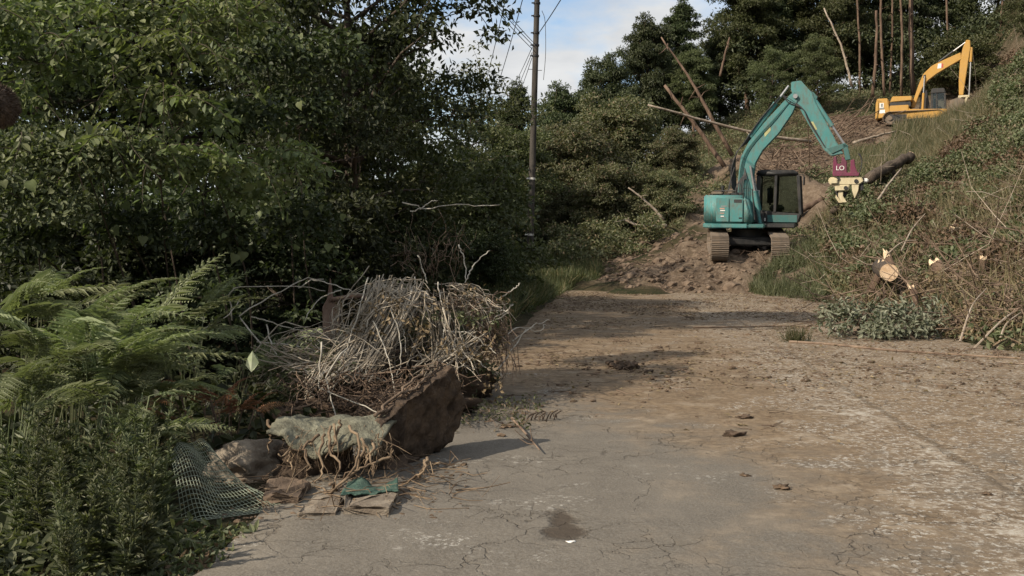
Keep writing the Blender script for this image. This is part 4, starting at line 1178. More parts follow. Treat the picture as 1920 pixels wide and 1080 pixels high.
# ------------------------------------------------------------------ trunks and logs on the hill
def trunk(name, pxs, r0, r1, label, mat='bark_pine', cat='log', stubs=0, seed=0, group=None, wob=.3, sides=9, cut=None):
    """pxs: list of (px, py, depth); a real tapered stem through those points"""
    rng = np.random.default_rng(seed)
    pts = smooth_path([P(*p) for p in pxs], 12)
    pts[1:-1] += rng.normal(size=(10, 3)) * r0 * wob * .5
    base = pts[0].copy()
    e = empty(name, base, 0, label, cat, group)
    g = Geo(); tube_add(g, pts - base, np.linspace(r0, r1, 12), sides); g.build('stem', M[mat], e, True)
    if cut is not None:
        for en, o_ in ((0, 1), (-1, -2)):
            if en in cut:
                d = norm(pts[en] - pts[o_]); rr = r0 if en == 0 else r1
                g = Geo(); tube_add(g, [pts[en] - base - d * .01, pts[en] - base + d * .012], rr * .96, 16); g.build('cut_end', M['cutwood'], e)
    for k in range(stubs):
        i_ = rng.integers(3, 11); d = rdir(rng, 1)[0]; ln = rng.uniform(.3, 1.1) * (3 * r0 + .5)
        g = Geo(); tube_add(g, smooth_path([pts[i_] - base, pts[i_] - base + d * ln * .5 + rng.normal(size=3) * .08, pts[i_] - base + d * ln + np.array([0, 0, -.2 * ln])], 6), np.linspace(r1 * .6 + .012, .006, 6), 5)
        g.build('branch', M[mat], e)
    return e
LG_ = 'broken trunks on the hillside'
trunk('broken_tree', [(1358, 312, 52), (1302, 232, 52.5), (1246, 160, 53)], .13, .08, 'thick broken trunk leaning left above the excavator, lower of the two', 'bark_pine', 'tree', 5, 1, LG_)
trunk('broken_tree', [(1373, 292, 54), (1318, 190, 54.5), (1285, 135, 55), (1240, 70, 56)], .12, .04, 'long broken trunk leaning left with its top among the ridge trees', 'bark_pine', 'tree', 9, 2, LG_)
trunk('fallen_log', [(1520, 266, 53), (1440, 254, 52), (1320, 226, 51), (1215, 197, 50)], .10, .05, 'long pale fallen trunk lying across behind the teal boom', 'bark_pale', 'log', 4, 3, LG_, cut=(0,))
trunk('dead_sapling', [(1597, 162, 73), (1578, 90, 73.5), (1545, 15, 74)], .10, .05, 'thin pale stem leaning left above the teal arm', 'bark_pale', 'tree', 2, 4, LG_)
trunk('dead_sapling', [(1350, 143, 70), (1360, 100, 70), (1368, 70, 70)], .09, .05, 'short snapped reddish stem standing among the ridge trees', 'bark_pine', 'tree', 2, 5, LG_)
for k, (a, b, r, lb) in enumerate([((1636, 182, 76), (1643, 20, 76), .13, 'bare pine trunk, leftmost of the row left of the yellow boom'), ((1658, 180, 77), (1652, -60, 77), .11, 'slim bare pine trunk, second in the row left of the yellow boom'),
        ((1690, 182, 78), (1686, -70, 78), .11, 'slim bare pine trunk, third in the row left of the yellow boom'), ((1712, 178, 79), (1710, -80, 79), .21, 'thickest bare pine trunk directly left of the yellow boom'),
        ((1668, 178, 81), (1672, -60, 81), .09, 'thin bare trunk behind the row left of the yellow boom'), ((1780, 130, 82), (1776, -80, 82), .10, 'slim bare trunk behind the top of the yellow boom'),
        ((1612, 178, 80), (1604, -40, 80), .10, 'slim bare trunk left of the pine row, behind the pale stem'), ((1876, 110, 84), (1886, -60, 84), .10, 'slim dark trunk above the earth scarp near the right frame edge')]):
    trunk('bare_pine', [a, ((a[0] + b[0]) / 2 + (-1) ** k * 3, (a[1] + b[1]) / 2, (a[2] + b[2]) / 2), b], r, r * .7, lb, 'bark_pine', 'tree', 3, 20 + k, 'bare pine trunks on the ridge')
trunk('log', [(1708, 292, 45.6), (1670, 312, 44.4), (1628, 336, 43.0)], .23, .25, 'cut log lying on the slope above the cream grab, sawn end uphill', 'bark', 'log', 2, 6, cut=(0,))
trunk('log', [(1496, 396, 41.5), (1518, 386, 41.8), (1544, 373, 42.2)], .15, .12, 'short log between the excavator cab and the grab', 'bark_pine', 'log', 0, 7, cut=(-1,))
trunk('log', [(1562, 396, 40.0), (1585, 374, 41.0), (1606, 354, 42.0)], .13, .09, 'dark branch log lying uphill right below the cream grab', 'bark', 'log', 2, 8)
trunk('log', [(1646, 375, 38.2), (1666, 346, 39.4), (1690, 316, 41.4)], .05, .03, 'thin pale pole lying up the slope below the sawn log', 'bark_pale', 'log', 1, 9)
trunk('branch', [(1244, 412, 44), (1215, 380, 44), (1178, 352, 44)], .07, .03, 'bare branch leaning left at the bank left of the excavator', 'bark_pale', 'branch', 3, 10, 'felled branches at the road end')
trunk('branch', [(1250, 424, 42.5), (1205, 424, 42.5), (1170, 412, 42.5)], .09, .04, 'grey branch lying on the bank at the road end', 'bark_pale', 'branch', 4, 11, 'felled branches at the road end')
trunk('branch', [(1128, 512, 40.6), (1100, 515, 40.2), (1086, 516, 40)], .05, .03, 'pale bare stick lying in the shade beyond the asphalt end', 'bark_pale', 'branch', 0, 12, 'felled branches at the road end')
trunk('branch', [(1600, 268, 62), (1640, 256, 63), (1680, 246, 64)], .10, .05, 'fallen stem lying on the hill left of the yellow excavator', 'bark_pale', 'branch', 2, 13, 'felled branches at the road end')
for k in range(14):
    rng = np.random.default_rng(300 + k)
    px = 1530 + k * 8 + rng.uniform(-5, 5); py = 262 - k * 3 + rng.uniform(-8, 8); Y = 62 + k * .5
    trunk('branch', [(px - rng.uniform(10, 40), py + rng.uniform(0, 25), Y), (px, py - 5, Y + .4), (px + rng.uniform(20, 60), py - rng.uniform(20, 55), Y + 1)], .05, .02, 'dead stem in the brown tangle of sticks left of the yellow excavator', 'twig' if k % 2 else 'bark_pine', 'branch', 1, 60 + k, 'dead stems tangled left of the yellow excavator')

# ------------------------------------------------------------------ brushwood heap with sawn log on the right
g = Geo(); rng = np.random.default_rng(91)
BR = [(6.6, 21.5), (7.4, 16.0), (9.0, 14.6), (13.5, 14.6), (13.5, 24), (9.5, 25)]
q = scatter(rng, BR, 700)
sticks(g, rng, q, .4, 1.9, .014, .45, .25, .12)
q = np.concatenate([scatter(rng, BR, 500), scatter(rng, [(7.6, 17), (8.6, 14.7), (12, 14.6), (12, 17.5)], 420)])
n = len(q); zz_ = ground(q[:, 0], q[:, 1])
p0 = np.stack([q[:, 0], q[:, 1], zz_], -1); l = rng.uniform(.5, 1.3, n)
d = norm(rng.normal(size=(n, 3)) * np.array([.7, .7, .35]) + np.array([-.15, -.2, .55])) * l[:, None]
u = np.linspace(0, 1, 5)
pts = p0[:, None] + d[:, None] * u[None, :, None]; pts[..., 2] -= (l[:, None] * .55 * u[None] ** 2.2); pts += rng.normal(size=pts.shape) * .03
V, f = tubes(pts, (rng.uniform(.004, .012, n)[:, None] * np.linspace(1, .4, 5)[None]), 4); g.add(V, f)
heap = empty('brushwood_heap', (9.2, 18.5, gz(9.2, 18.5)), 0, 'brown heap of dead twigs and roots on the right at the slope foot', 'brushwood')
o = g.build('twigs', M['twig'], heap); o.location = -Vector(heap.location); o['kind'] = 'stuff'
g = Geo(); leaf_cover(g, rng, scatter(rng, BR, 16000), .5, .11, .055); o = g.build('dead_leaves', M['leaf_dry'], heap); o.location = -Vector(heap.location); o['kind'] = 'stuff'
for k, pxs in enumerate([[(1690, 560, 18.5), (1740, 545, 18.6), (1800, 535, 18.6), (1860, 520, 18.8), (1925, 512, 19)], [(1800, 640, 15.5), (1822, 575, 15.8), (1850, 540, 16.5)], [(1820, 660, 15), (1880, 600, 15.4), (1925, 570, 16)],
        [(1830, 458, 21), (1880, 457, 21.3), (1925, 472, 21)], [(1690, 470, 23), (1710, 430, 23.5), (1735, 400, 24)], [(1790, 475, 22), (1805, 500, 21.5), (1825, 520, 21)], [(1760, 610, 16.8), (1790, 590, 17), (1835, 575, 17.4)], [(1870, 655, 15), (1885, 610, 15.2), (1915, 585, 15.5)],
        [(1660, 480, 22.5), (1690, 455, 22.7), (1720, 450, 22.8)], [(1860, 650, 15), (1890, 635, 15), (1925, 650, 14.8)]]):
    g = Geo(); tube_add(g, smooth_path([P(*p) for p in pxs], 12), np.linspace(.020, .007, 12), 6)
    o = g.build('branch', M['bark_pale'] if k % 3 else M['root'], heap); o.location = -Vector(heap.location)
g = Geo(); qq = scatter(rng, [(7.0, 21), (7.6, 18.5), (13.5, 19), (13.5, 24), (9.5, 25)], 40); rr = rng.uniform(.15, .3, 40); CC = np.stack([qq[:, 0], qq[:, 1], ground(qq[:, 0], qq[:, 1]) + rr * .8 + .1], -1); idx = np.repeat(np.arange(40), 50); clumps(g, rng, CC[idx], np.stack([rr, rr, rr * .8], -1)[idx], 1, .10, .055)
o = g.build('green_leaves', M['leaf_slope'], heap); o.location = -Vector(heap.location); o['kind'] = 'stuff'
# sawn log, end towards the camera
c = P(1667, 511, 20.6)
lg = empty('sawn_log', c, 0, 'thick log with pale round sawn end facing the road', 'log')
g = Geo(); dv = norm(np.array([.30, 1.0, .02]))
tube_add(g, [dv * t for t in (0, .4, .9, 1.6, 2.4)], [.19, .192, .198, .20, .205], 20); g.build('stem', M['bark'], lg, True)
g = Geo(); tube_add(g, [-dv * .006, dv * .004], .184, 24); ce = g.build('cut_end', M['cutwood'], lg)
# split stumps with fresh pale wood
def splinter(name, px, py, Y, h, w, label, seed, n=7):
    rng = np.random.default_rng(seed); c = P(px, py, Y); z0 = gz(c[0], Y)
    e = empty(name, (c[0], Y, min(z0, c[2])), 0, label, 'stump', 'splintered stumps on the slope')
    zt_ = max(c[2], z0 + .50); hh = .42; e.location.z = zt_ - hh; e.rotation_euler = (rng.uniform(-.5, .3), rng.uniform(-.6, .6), 0)
    g = Geo(); tube_add(g, [(0, 0, -.1), (.01, 0, hh * .5), (.02, .01, hh)], [w * .8, w * .7, w * .62], 10); g.build('stem', M['bark_pine'], e, True)
    for k in range(n):
        a = k * 2 * math.pi / n; p0 = np.array([math.cos(a) * w * .35, math.sin(a) * w * .35, hh - .02]); l = h * rng.uniform(.45, 1.0)
        l *= rng.uniform(.4, 1); p1 = p0 + np.array([math.cos(a) * .1 + rng.normal() * .16, math.sin(a) * .1 + rng.normal() * .16, 1]) * l
        g = Geo(); tube_add(g, [p0, (p0 + p1) / 2, p1], [w * .34, w * .27, w * .08], 4); g.build('splinter', M['freshwood'], e)
splinter('split_stump', 1772, 442, 25, .30, .15, 'pale splintered stump standing high on the slope above the sawn log', 1)
splinter('split_stump', 1675, 478, 22.8, .26, .13, 'small splintered stump with yellow wood just above the sawn log', 2)
splinter('split_stump', 1770, 522, 21, .16, .20, 'broad split stump with orange wood right of the sawn log', 3)
splinter('split_stump', 1838, 516, 20.5, .10, .10, 'small pale split stump end nearest the right frame edge', 4)
splinter('split_stump', 1636, 505, 22, .55, .13, 'tall torn trunk stub with long splinters left of the sawn log', 5, 5)
splinter('split_stump', 1718, 538, 19.2, .14, .10, 'low yellow split stub in front of and right of the sawn log', 6)
# leafy cut branch lying at the foot
rng = np.random.default_rng(15)
lb_ = empty('leafy_branch', P(1600, 640, 16.4) * np.array([1, 1, 0]), 0, 'cut branch with dull silvery green leaves at the road edge on the right', 'branch')
C = []; 
g = Geo(); bs = np.array(lb_.location)
for k in range(46):
    px = rng.uniform(1545, 1760); t = (px - 1545) / 215
    py = rng.uniform(565 + 10 * t, 635 - 5 * t); Y = 17.8 - (py - 565) / 70 * 1.6 + rng.normal() * .15
    p = P(px, py, Y); p[2] = max(p[2], .12); C.append(p)
    root_ = P(1720, 590, 17.4); tube_add(g, smooth_path([root_ - bs, (root_ + p) / 2 - bs + rng.normal(size=3) * .08, p - bs], 5), np.linspace(.02, .005, 5), 4)
g.build('stem', M['twig'], lb_)
g = Geo(); C = np.array(C); clumps(g, rng, C - bs, np.full((len(C), 3), .22), 46, .12, .045, 'oval'); g.build('leaves', M['leaf_grey'], lb_)

# grass tuft growing through the road
c = GP(1492, 642); g = Geo(); rng = np.random.default_rng(16)
q = rng.normal(size=(420, 2)) * np.array([.10, .10]) 
blades(g, rng, q, .12, .38, .007, .35, z=0.0)
o = g.build('grass_tuft', M['grass_green'], loc=(c[0], c[1], .015)); tag(o, 'lone tuft of green grass growing out of the muddy road', 'grass tuft')
def stick(name, pts, r0, r1, label, mat='twig', group=None, n=14, sub=0, seed=0, cat='stick'):
    pts = smooth_path(pts, n); b = pts[0].copy(); g = Geo(); tube_add(g, pts - b, np.linspace(r0, r1, n), 6)
    rng = np.random.default_rng(seed)
    o = g.build(name, M[mat], loc=b); tag(o, label, cat, group)
    for k in range(sub):
        i_ = rng.integers(3, n); q = pts[i_] - b; d = rdir(rng, 1)[0] * np.array([1, 1, .5]); d[2] = abs(d[2]); l = rng.uniform(.1, .35)
        gg = Geo(); tube_add(gg, smooth_path([q, q + d * l * .5, q + d * l + np.array([0, 0, .03])], 5), np.linspace(r1 * .9, .003, 5), 4); gg.build('twig', M[mat], o)
    return o
def gpl(*pp, z=.03): return [GP(x, y, z) for x, y in pp]
stick('long_stick', gpl((1300, 614), (1380, 613), (1460, 611), (1535, 612)), .018, .010, 'thin straight stick lying on the road beside the grass tuft', seed=1, sub=2)
stick('long_stick', gpl((1480, 641), (1560, 646), (1660, 656), (1780, 664), (1915, 672)), .030, .012, 'long dark vine lying across the road below the brushwood', seed=2, sub=4)
stick('long_stick', gpl((960, 784), (985, 812), (1012, 844), z=.05), .014, .005, 'thin forked twig on the road right of the soil slab', seed=3, sub=6)

# ------------------------------------------------------------------ lumps
def lump_geo(seed, sub=3, amp=.35, squash=(1, 1, 1), freq=2.2):
    bm = bmesh.new(); bmesh.ops.create_icosphere(bm, subdivisions=sub, radius=1.0)
    V = np.array([v.co[:] for v in bm.verts]); F = np.array([[v.index for v in f.verts] for f in bm.faces]); bm.free()
    n = fbm(V[:, 0] * freq + seed * 3.7, V[:, 1] * freq + V[:, 2] * freq * 1.3, seed, 4) + fbm(V[:, 2] * freq + 11, V[:, 0] * freq * .8 - V[:, 1] * freq, seed + 5, 4)
    V = V * (1 + amp * n[:, None]) * np.array(squash)
    g = Geo(); g.add(V, F); return g
def lump(name, p, size, label, mat, seed, amp=.5, sub=3, rz=0, cat='clod', group=None, parent=None):
    g = lump_geo(seed, sub, amp, size); o = g.build(name, M[mat], parent, True, loc=p, rot=(0, 0, rz))
    if parent is None: tag(o, label, cat, group)
    return o
_g = Geo(); _r = np.random.default_rng(9)
for k in range(26):
    _s = _r.uniform(.015, .05); _g.join(lump_geo(400 + k, 2, .8, (_s * 1.3, _s, _s * .8)), None, (_r.normal() * .10, _r.normal() * .12, _s * .4 + .01 + .03 * (k < 6)))
_c = GP(1172, 692); tag(_g.build('clod_heap', M['soil_dark'], None, False, loc=(_c[0], _c[1], .012)), 'dark crumbly heap of soil on the muddy road, the largest one', 'clod', kind='stuff')
for k, (px, py, s, lb, mm) in enumerate([(1215, 700, .04, 'dark clod beside the crumbly heap of soil', 'soil_dark'), (1466, 921, .035, 'small brown stone on the near road, right of centre', 'clod'), (1376, 820, .055, 'dark crumbling clod on the near road', 'soil_dark'),
        (1395, 788, .05, 'flat dark clod farther up than its neighbour', 'soil_dark'), (1395, 896, .022, 'tiny dark stone on the near road', 'clod'), (1071, 1024, .022, 'white pebble beside the damp patch', 'white'), (1850, 932, .025, 'small dark pebble near the white worn line', 'clod')]):
    c = GP(px, py); lump('clod', (c[0], c[1], .015 + s * .25), (s * 1.4, s, s * .5), lb, mm, 200 + k, 1.1, 3, cat='clod' if k not in (1, 4, 5, 6) else 'stone')
# crumbs of earth all over the road: too many and too small to count
rng = np.random.default_rng(44); base = lump_geo(3, 1, .5); bv = np.concatenate(base.V); bf = base.F[0][0]
n = 9000
y = 8 + 26 * rng.random(n) ** .8; x = road_l(y) + .1 + rng.random(n) * (road_r(y) - road_l(y) - .3)
den = fbm(x * .8, y * .5, 70, 3) + .18 * sstep(y, 9, 15) - .06
keep = den + rng.normal(size=n) * .16 > .06; x, y = x[keep], y[keep]; n = len(x)
s = rng.lognormal(-4.55, .55, n); s = np.clip(s, .005, .05)
a = rng.uniform(0, 6.28, n); ca_, sa_ = np.cos(a), np.sin(a)
V = bv[None] * (s[:, None, None] * np.array([1.6, 1, .5])[None, None])
V = np.stack([V[..., 0] * ca_[:, None] - V[..., 1] * sa_[:, None] + x[:, None], V[..., 0] * sa_[:, None] + V[..., 1] * ca_[:, None] + y[:, None], V[..., 2] + .018 + s[:, None] * .2], -1)
g = Geo(); g.add(V, (np.arange(n)[:, None, None] * len(bv) + bf[None]).reshape(-1, 3))
tag(g.build('dirt', M['clod']), 'crumbs of dry earth scattered over the road', 'dirt', kind='stuff')
g = Geo(); q = np.stack([x, y], -1)[rng.random(n) < .35]; sticks(g, rng, q, .04, .35, .005, .06, .015, .05); 
q = np.stack([x, y], -1)[rng.random(n) < .5]; nq = len(q)
gl = Geo(); leaves(gl, np.stack([q[:, 0], q[:, 1], np.full(nq, .03)], -1) + rng.normal(size=(nq, 3)) * np.array([.3, .3, .004]), rng.normal(size=(nq, 3)) * np.array([1, 1, .15]), rng.normal(size=(nq, 3)) * .3 + np.array([0, 0, 1]), .07, .035)
tag(g.build('litter', M['twig']), 'small twigs scattered over the muddy road', 'litter', kind='stuff')
tag(gl.build('litter', M['leaf_dry']), 'dead leaves scattered over the muddy road', 'litter', kind='stuff')
# earth lumps on the mound
n = 900; q = scatter(rng, MD, n); zz_ = ground(q[:, 0], q[:, 1]); s = np.clip(rng.lognormal(-2.9, .55, n), .02, .28)
V = bv[None] * (s[:, None, None] * np.array([1.2, 1, .75])[None, None]) + np.stack([q[:, 0], q[:, 1], zz_ + s * .2], -1)[:, None]
g = Geo(); g.add(V, (np.arange(n)[:, None, None] * len(bv) + bf[None]).reshape(-1, 3))
tag(g.build('rubble', M['soil']), 'lumps of broken earth on the mound around the excavator tracks', 'rubble', kind='stuff')
# ------------------------------------------------------------------ dry vine heap on the left road edge
rng = np.random.default_rng(8)
vh = empty('vine_heap', (P(760, 700, 9.8)[0], 9.8, 0), 0, 'heap of tangled pale dry vines at the left road edge', 'vine heap')
vb = np.array(vh.location)
def bundle(g, starts, mids, ends, n, r, jit=.06, sides=4):
    """n curves from start box to end box, boxes are (px0,px1,py0,py1,Y0,Y1)"""
    def pick(b, u):
        p = np.array([P(b[0] + (b[1] - b[0]) * k + rng.normal() * 4, b[2] + (b[3] - b[2]) * rng.random(), rng.uniform(b[4], b[5])) for k in u]); return p
    u = rng.random(n)
    A, B, Cc = pick(starts, u), pick(mids, np.clip(u + rng.normal(size=n) * .15, 0, 1)), pick(ends, np.clip(u + rng.normal(size=n) * .15, 0, 1))
    t = np.linspace(0, 1, 9)[None, :, None]
    pts = A[:, None] * (1 - t) ** 2 + 2 * (2 * B - .5 * (A + Cc))[:, None] * t * (1 - t) * .5 * 1.0 + 0
    pts = A[:, None] * (1 - t) ** 2 + B[:, None] * 2 * t * (1 - t) + Cc[:, None] * t ** 2
    jj = np.cumsum(rng.normal(size=pts.shape), 1) * jit * .35
    pts = pts + jj
    pts[..., 2] = np.maximum(pts[..., 2], .03)
    rr = r * rng.uniform(.6, 1.35, n)
    V, f = tubes(pts - vb, rr[:, None] * np.linspace(1, .7, 9)[None], sides); g.add(V, f)
g = Geo()
bundle(g, (690, 790, 515, 565, 9.6, 10.4), (670, 770, 545, 640, 9.2, 10.2), (625, 700, 680, 725, 8.8, 9.4), 110, .0068, .035)
bundle(g, (640, 720, 670, 720, 8.9, 9.6), (570, 650, 660, 715, 8.8, 9.6), (480, 590, 635, 748, 8.6, 9.8), 85, .0060, .03)
bundle(g, (740, 850, 540, 600, 9.4, 10.2), (720, 860, 590, 660, 9.2, 10.0), (690, 890, 660, 725, 9.0, 9.8), 60, .0055, .04)
bundle(g, (760, 840, 655, 715, 9.0, 9.6), (800, 870, 640, 690, 9.2, 9.8), (850, 920, 610, 680, 9.4, 10.2), 45, .0055, .03)
bundle(g, (560, 640, 690, 750, 8.5, 9.2), (600, 680, 640, 720, 8.6, 9.4), (640, 760, 610, 700, 9, 9.8), 40, .0055, .03)
bundle(g, (690, 730, 540, 600, 9.4, 10.2), (700, 770, 500, 535, 9.6, 10.2), (740, 830, 540, 620, 9.4, 10.2), 40, .006, .05)
bundle(g, (620, 680, 600, 700, 9.2, 9.8), (610, 690, 520, 590, 9.4, 10.0), (700, 780, 520, 620, 9.4, 10.2), 34, .006, .05)
bundle(g, (480, 560, 640, 720, 9.0, 9.8), (540, 640, 570, 660, 9.0, 10.0), (640, 720, 620, 710, 9.0, 9.9), 46, .005, .07)
bundle(g, (800, 880, 530, 600, 9.6, 10.6), (840, 920, 510, 570, 9.8, 10.8), (880, 950, 560, 660, 9.6, 10.8), 40, .005, .06)
o = g.build('pale_stems', M['cane'], vh); o['kind'] = 'stuff'
g = Geo()
bundle(g, (750, 930, 530, 620, 9.7, 11.0), (740, 930, 530, 620, 9.6, 10.8), (760, 950, 560, 690, 9.4, 10.8), 120, .0045, .08)
bundle(g, (860, 940, 560, 640, 10, 11), (900, 950, 600, 650, 10, 10.8), (890, 965, 640, 740, 9.6, 10.6), 60, .0045, .07)
bundle(g, (560, 860, 690, 760, 8.4, 9.4), (560, 860, 690, 750, 8.3, 9.4), (540, 880, 700, 775, 8.2, 9.0), 170, .0045, .07)
bundle(g, (770, 860, 480, 540, 10.2, 11.0), (740, 880, 430, 500, 10.2, 11.0), (730, 900, 390, 500, 10.2, 11.2), 34, .003, .10)
o = g.build('brown_stems', M['twig'], vh); o['kind'] = 'stuff'
g = Geo(); C = np.array([P(rng.uniform(500, 660), rng.uniform(650, 755), rng.uniform(8.9, 9.8)) for k in range(60)] + [P(rng.uniform(680, 930), rng.uniform(590, 730), rng.uniform(9.6, 10.6)) for k in range(60)]); C[:, 2] = np.maximum(C[:, 2], .06)
clumps(g, rng, C - vb, np.full((len(C), 3), .13), 26, .06, .022); o = g.build('green_leaves', M['leaf_weed'], vh); o['kind'] = 'stuff'
# earth and leaf litter core of the heap
core = lump_geo(4, 4, .45, (.75, .6, .42), 2.6).build('soil_core', M['soil_dark'], vh, True, loc=P(790, 690, 10.3) * np.array([1, 1, 0]) + np.array([0, 0, .12]) - vb)
core2 = lump_geo(14, 4, .5, (.85, .35, .22), 2.6).build('soil_core', M['soil_dark'], vh, True, loc=P(700, 750, 9.0) * np.array([1, 1, 0]) + np.array([0, 0, .04]) - vb)
g = Geo(); C = np.array([P(rng.uniform(650, 940), rng.uniform(560, 760), rng.uniform(9.0, 10.6)) for k in range(70)]); C[:, 2] = np.maximum(C[:, 2], .06)
clumps(g, rng, C - vb, np.full((len(C), 3), .16), 26, .05, .025); o = g.build('dead_leaves', M['leaf_dry'], vh); o['kind'] = 'stuff'
canes = [
 [(435, 602, 9.2), (431, 560, 9.2), (436, 544, 9.2), (452, 538, 9.3), (560, 538, 9.6), (610, 548, 9.8)],
 [(372, 658, 8.8), (360, 648, 8.8), (370, 626, 8.8), (430, 588, 9.0), (455, 552, 9.1)],
 [(490, 645, 9.0), (455, 602, 9.1), (454, 588, 9.1), (500, 562, 9.3), (548, 535, 9.5), (572, 523, 9.6), (606, 525, 9.7)],
 [(752, 380, 10.6), (778, 384, 10.6), (792, 391, 10.6), (815, 390, 10.5), (860, 384, 10.4), (900, 386, 10.4), (937, 385, 10.4)],
 [(770, 398, 10.6), (792, 389, 10.6), (806, 378, 10.6), (822, 376, 10.6)],
 [(604, 640, 8.7), (598, 716, 8.6), (612, 732, 8.55), (660, 752, 8.3), (718, 775, 8.0)],
 [(650, 650, 8.8), (612, 705, 8.65), (622, 745, 8.5), (632, 790, 8.2), (655, 830, 7.9)],
 [(690, 520, 9.5), (668, 600, 9.3), (640, 680, 9.0), (616, 740, 8.8)],
 [(735, 580, 9.2), (752, 650, 9.1), (745, 710, 9.0)], [(700, 600, 9.3), (730, 680, 9.0), (742, 745, 8.8)],
 [(784, 478, 10), (795, 510, 10), (800, 530, 9.9)], [(860, 460, 10.2), (872, 490, 10.2), (873, 530, 10.1)], [(874, 525, 10.1), (890, 495, 10.2), (918, 468, 10.3)],
 [(935, 560, 10.2), (958, 545, 10.2), (968, 538, 10.2), (975, 530, 10.2)], [(925, 600, 10), (962, 572, 10), (930, 572, 10)], [(920, 605, 10), (954, 583, 10), (900, 583, 10)],
 [(830, 620, 9.6), (880, 625, 9.6), (912, 648, 9.6), (930, 665, 9.5)], [(480, 640, 9.3), (560, 650, 9.3), (620, 665, 9.2), (680, 690, 9.2)],
 [(640, 545, 9.6), (600, 560, 9.6), (570, 600, 9.5)], [(560, 540, 9.6), (590, 525, 9.6), (630, 535, 9.6), (670, 550, 9.6)],
 [(500, 610, 9.4), (516, 660, 9.2), (560, 690, 9.0), (600, 700, 8.9)], [(470, 592, 9.4), (530, 612, 9.4), (590, 625, 9.4)],
 [(936, 690, 10), (985, 622, 11), (1000, 615, 11.2)], [(960, 640, 10.8), (1000, 612, 11), (1030, 600, 11.2)], [(940, 636, 10.6), (975, 614, 10.8), (1010, 622, 10.9), (1022, 606, 11)],
 [(850, 700, 9.3), (885, 672, 9.4), (910, 690, 9.3)], [(780, 520, 9.7), (756, 600, 9.5), (762, 660, 9.3)], [(820, 530, 9.7), (835, 600, 9.5), (820, 670, 9.4)]]
for k, pxs in enumerate(canes):
    pts = smooth_path([P(*p) for p in pxs], 16) + np.random.default_rng(k).normal(size=(16, 3)) * .006
    g = Geo(); tube_add(g, pts - vb, np.linspace(.0075, .0045, 16), 6); g.build('cane', M['cane_pale'], vh, True)
# splintered board standing in the heap
bp_ = P(620, 598, 10.0); bd = empty('broken_board', (bp_[0], 10.0, 0), 0, 'broken reddish board end standing behind the vine heap', 'board')
bz = bp_[2]
M['old_board'] = mat_plain('old_board', (.16, .10, .075), (.30, .22, .165), 6, .9, .5, stretch=(1, 1, .2))
bm = prism_bm([(-.07, -.0), (.06, -.0), (.10, bz + .10), (.07, bz + .22), (.03, bz + .18), (.0, bz + .42), (-.03, bz + .21), (-.08, bz + .12)], -.03, .03, .008, 1); bm_obj('plank', bm, M['old_board'], bd)
g = Geo(); tube_add(g, [(.0, -.05, bz + .2), (.30, -.03, bz + .24), (.55, .05, bz + .10)], [.022, .025, .02], 8); g.build('rail', M['old_board'], bd, True)
# pale torn leaf caught in the plants
c = P(472, 678, 7.3)
bm = bmesh.new(); vs = [bm.verts.new(v) for v in ((-.055, 0, -.03), (-.02, .01, -.085), (.015, 0, -.06), (.05, .015, -.01), (.045, .02, .03), (.02, -.01, .085), (-.02, 0, .05), (-.04, .01, .02))]
bm.faces.new(vs); bmesh.ops.solidify(bm, geom=bm.faces[:], thickness=.003)
o = bm_obj('paper_scrap', bm, M['leaf_pale'] if 'leaf_pale' in M else M['white'], None); o.location = c; o.rotation_euler = (R(10), 0, R(-15))
M['pale_leaf'] = mat_plain('pale_leaf', (.36, .42, .26), (.46, .50, .36), 8, .7, .1); o.data.materials.clear(); o.data.materials.append(M['pale_leaf'])
tag(o, 'pale yellow-green torn leaf hanging left of the vine heap', 'leaf'); o.name = 'torn_leaf'

# ------------------------------------------------------------------ upturned root mat, soil slab, mesh and rubble in front
M['mat_cloth'] = mat_plain('mat_cloth', (.11, .105, .075), (.23, .225, .165), 9, 1.0, .8, 40)
M['green_cloth'] = mat_plain('green_cloth', (.030, .070, .055), (.085, .13, .10), 14, .9, .6, 60)
M['slab_side'] = mat_plain('slab_side', (.15, .12, .09), (.26, .22, .17), 9, .95, .6, 40)
M['slab_soil'] = mat_plain('slab_soil', (.050, .036, .026), (.13, .092, .062), 7, 1.0, 1.0, 26)
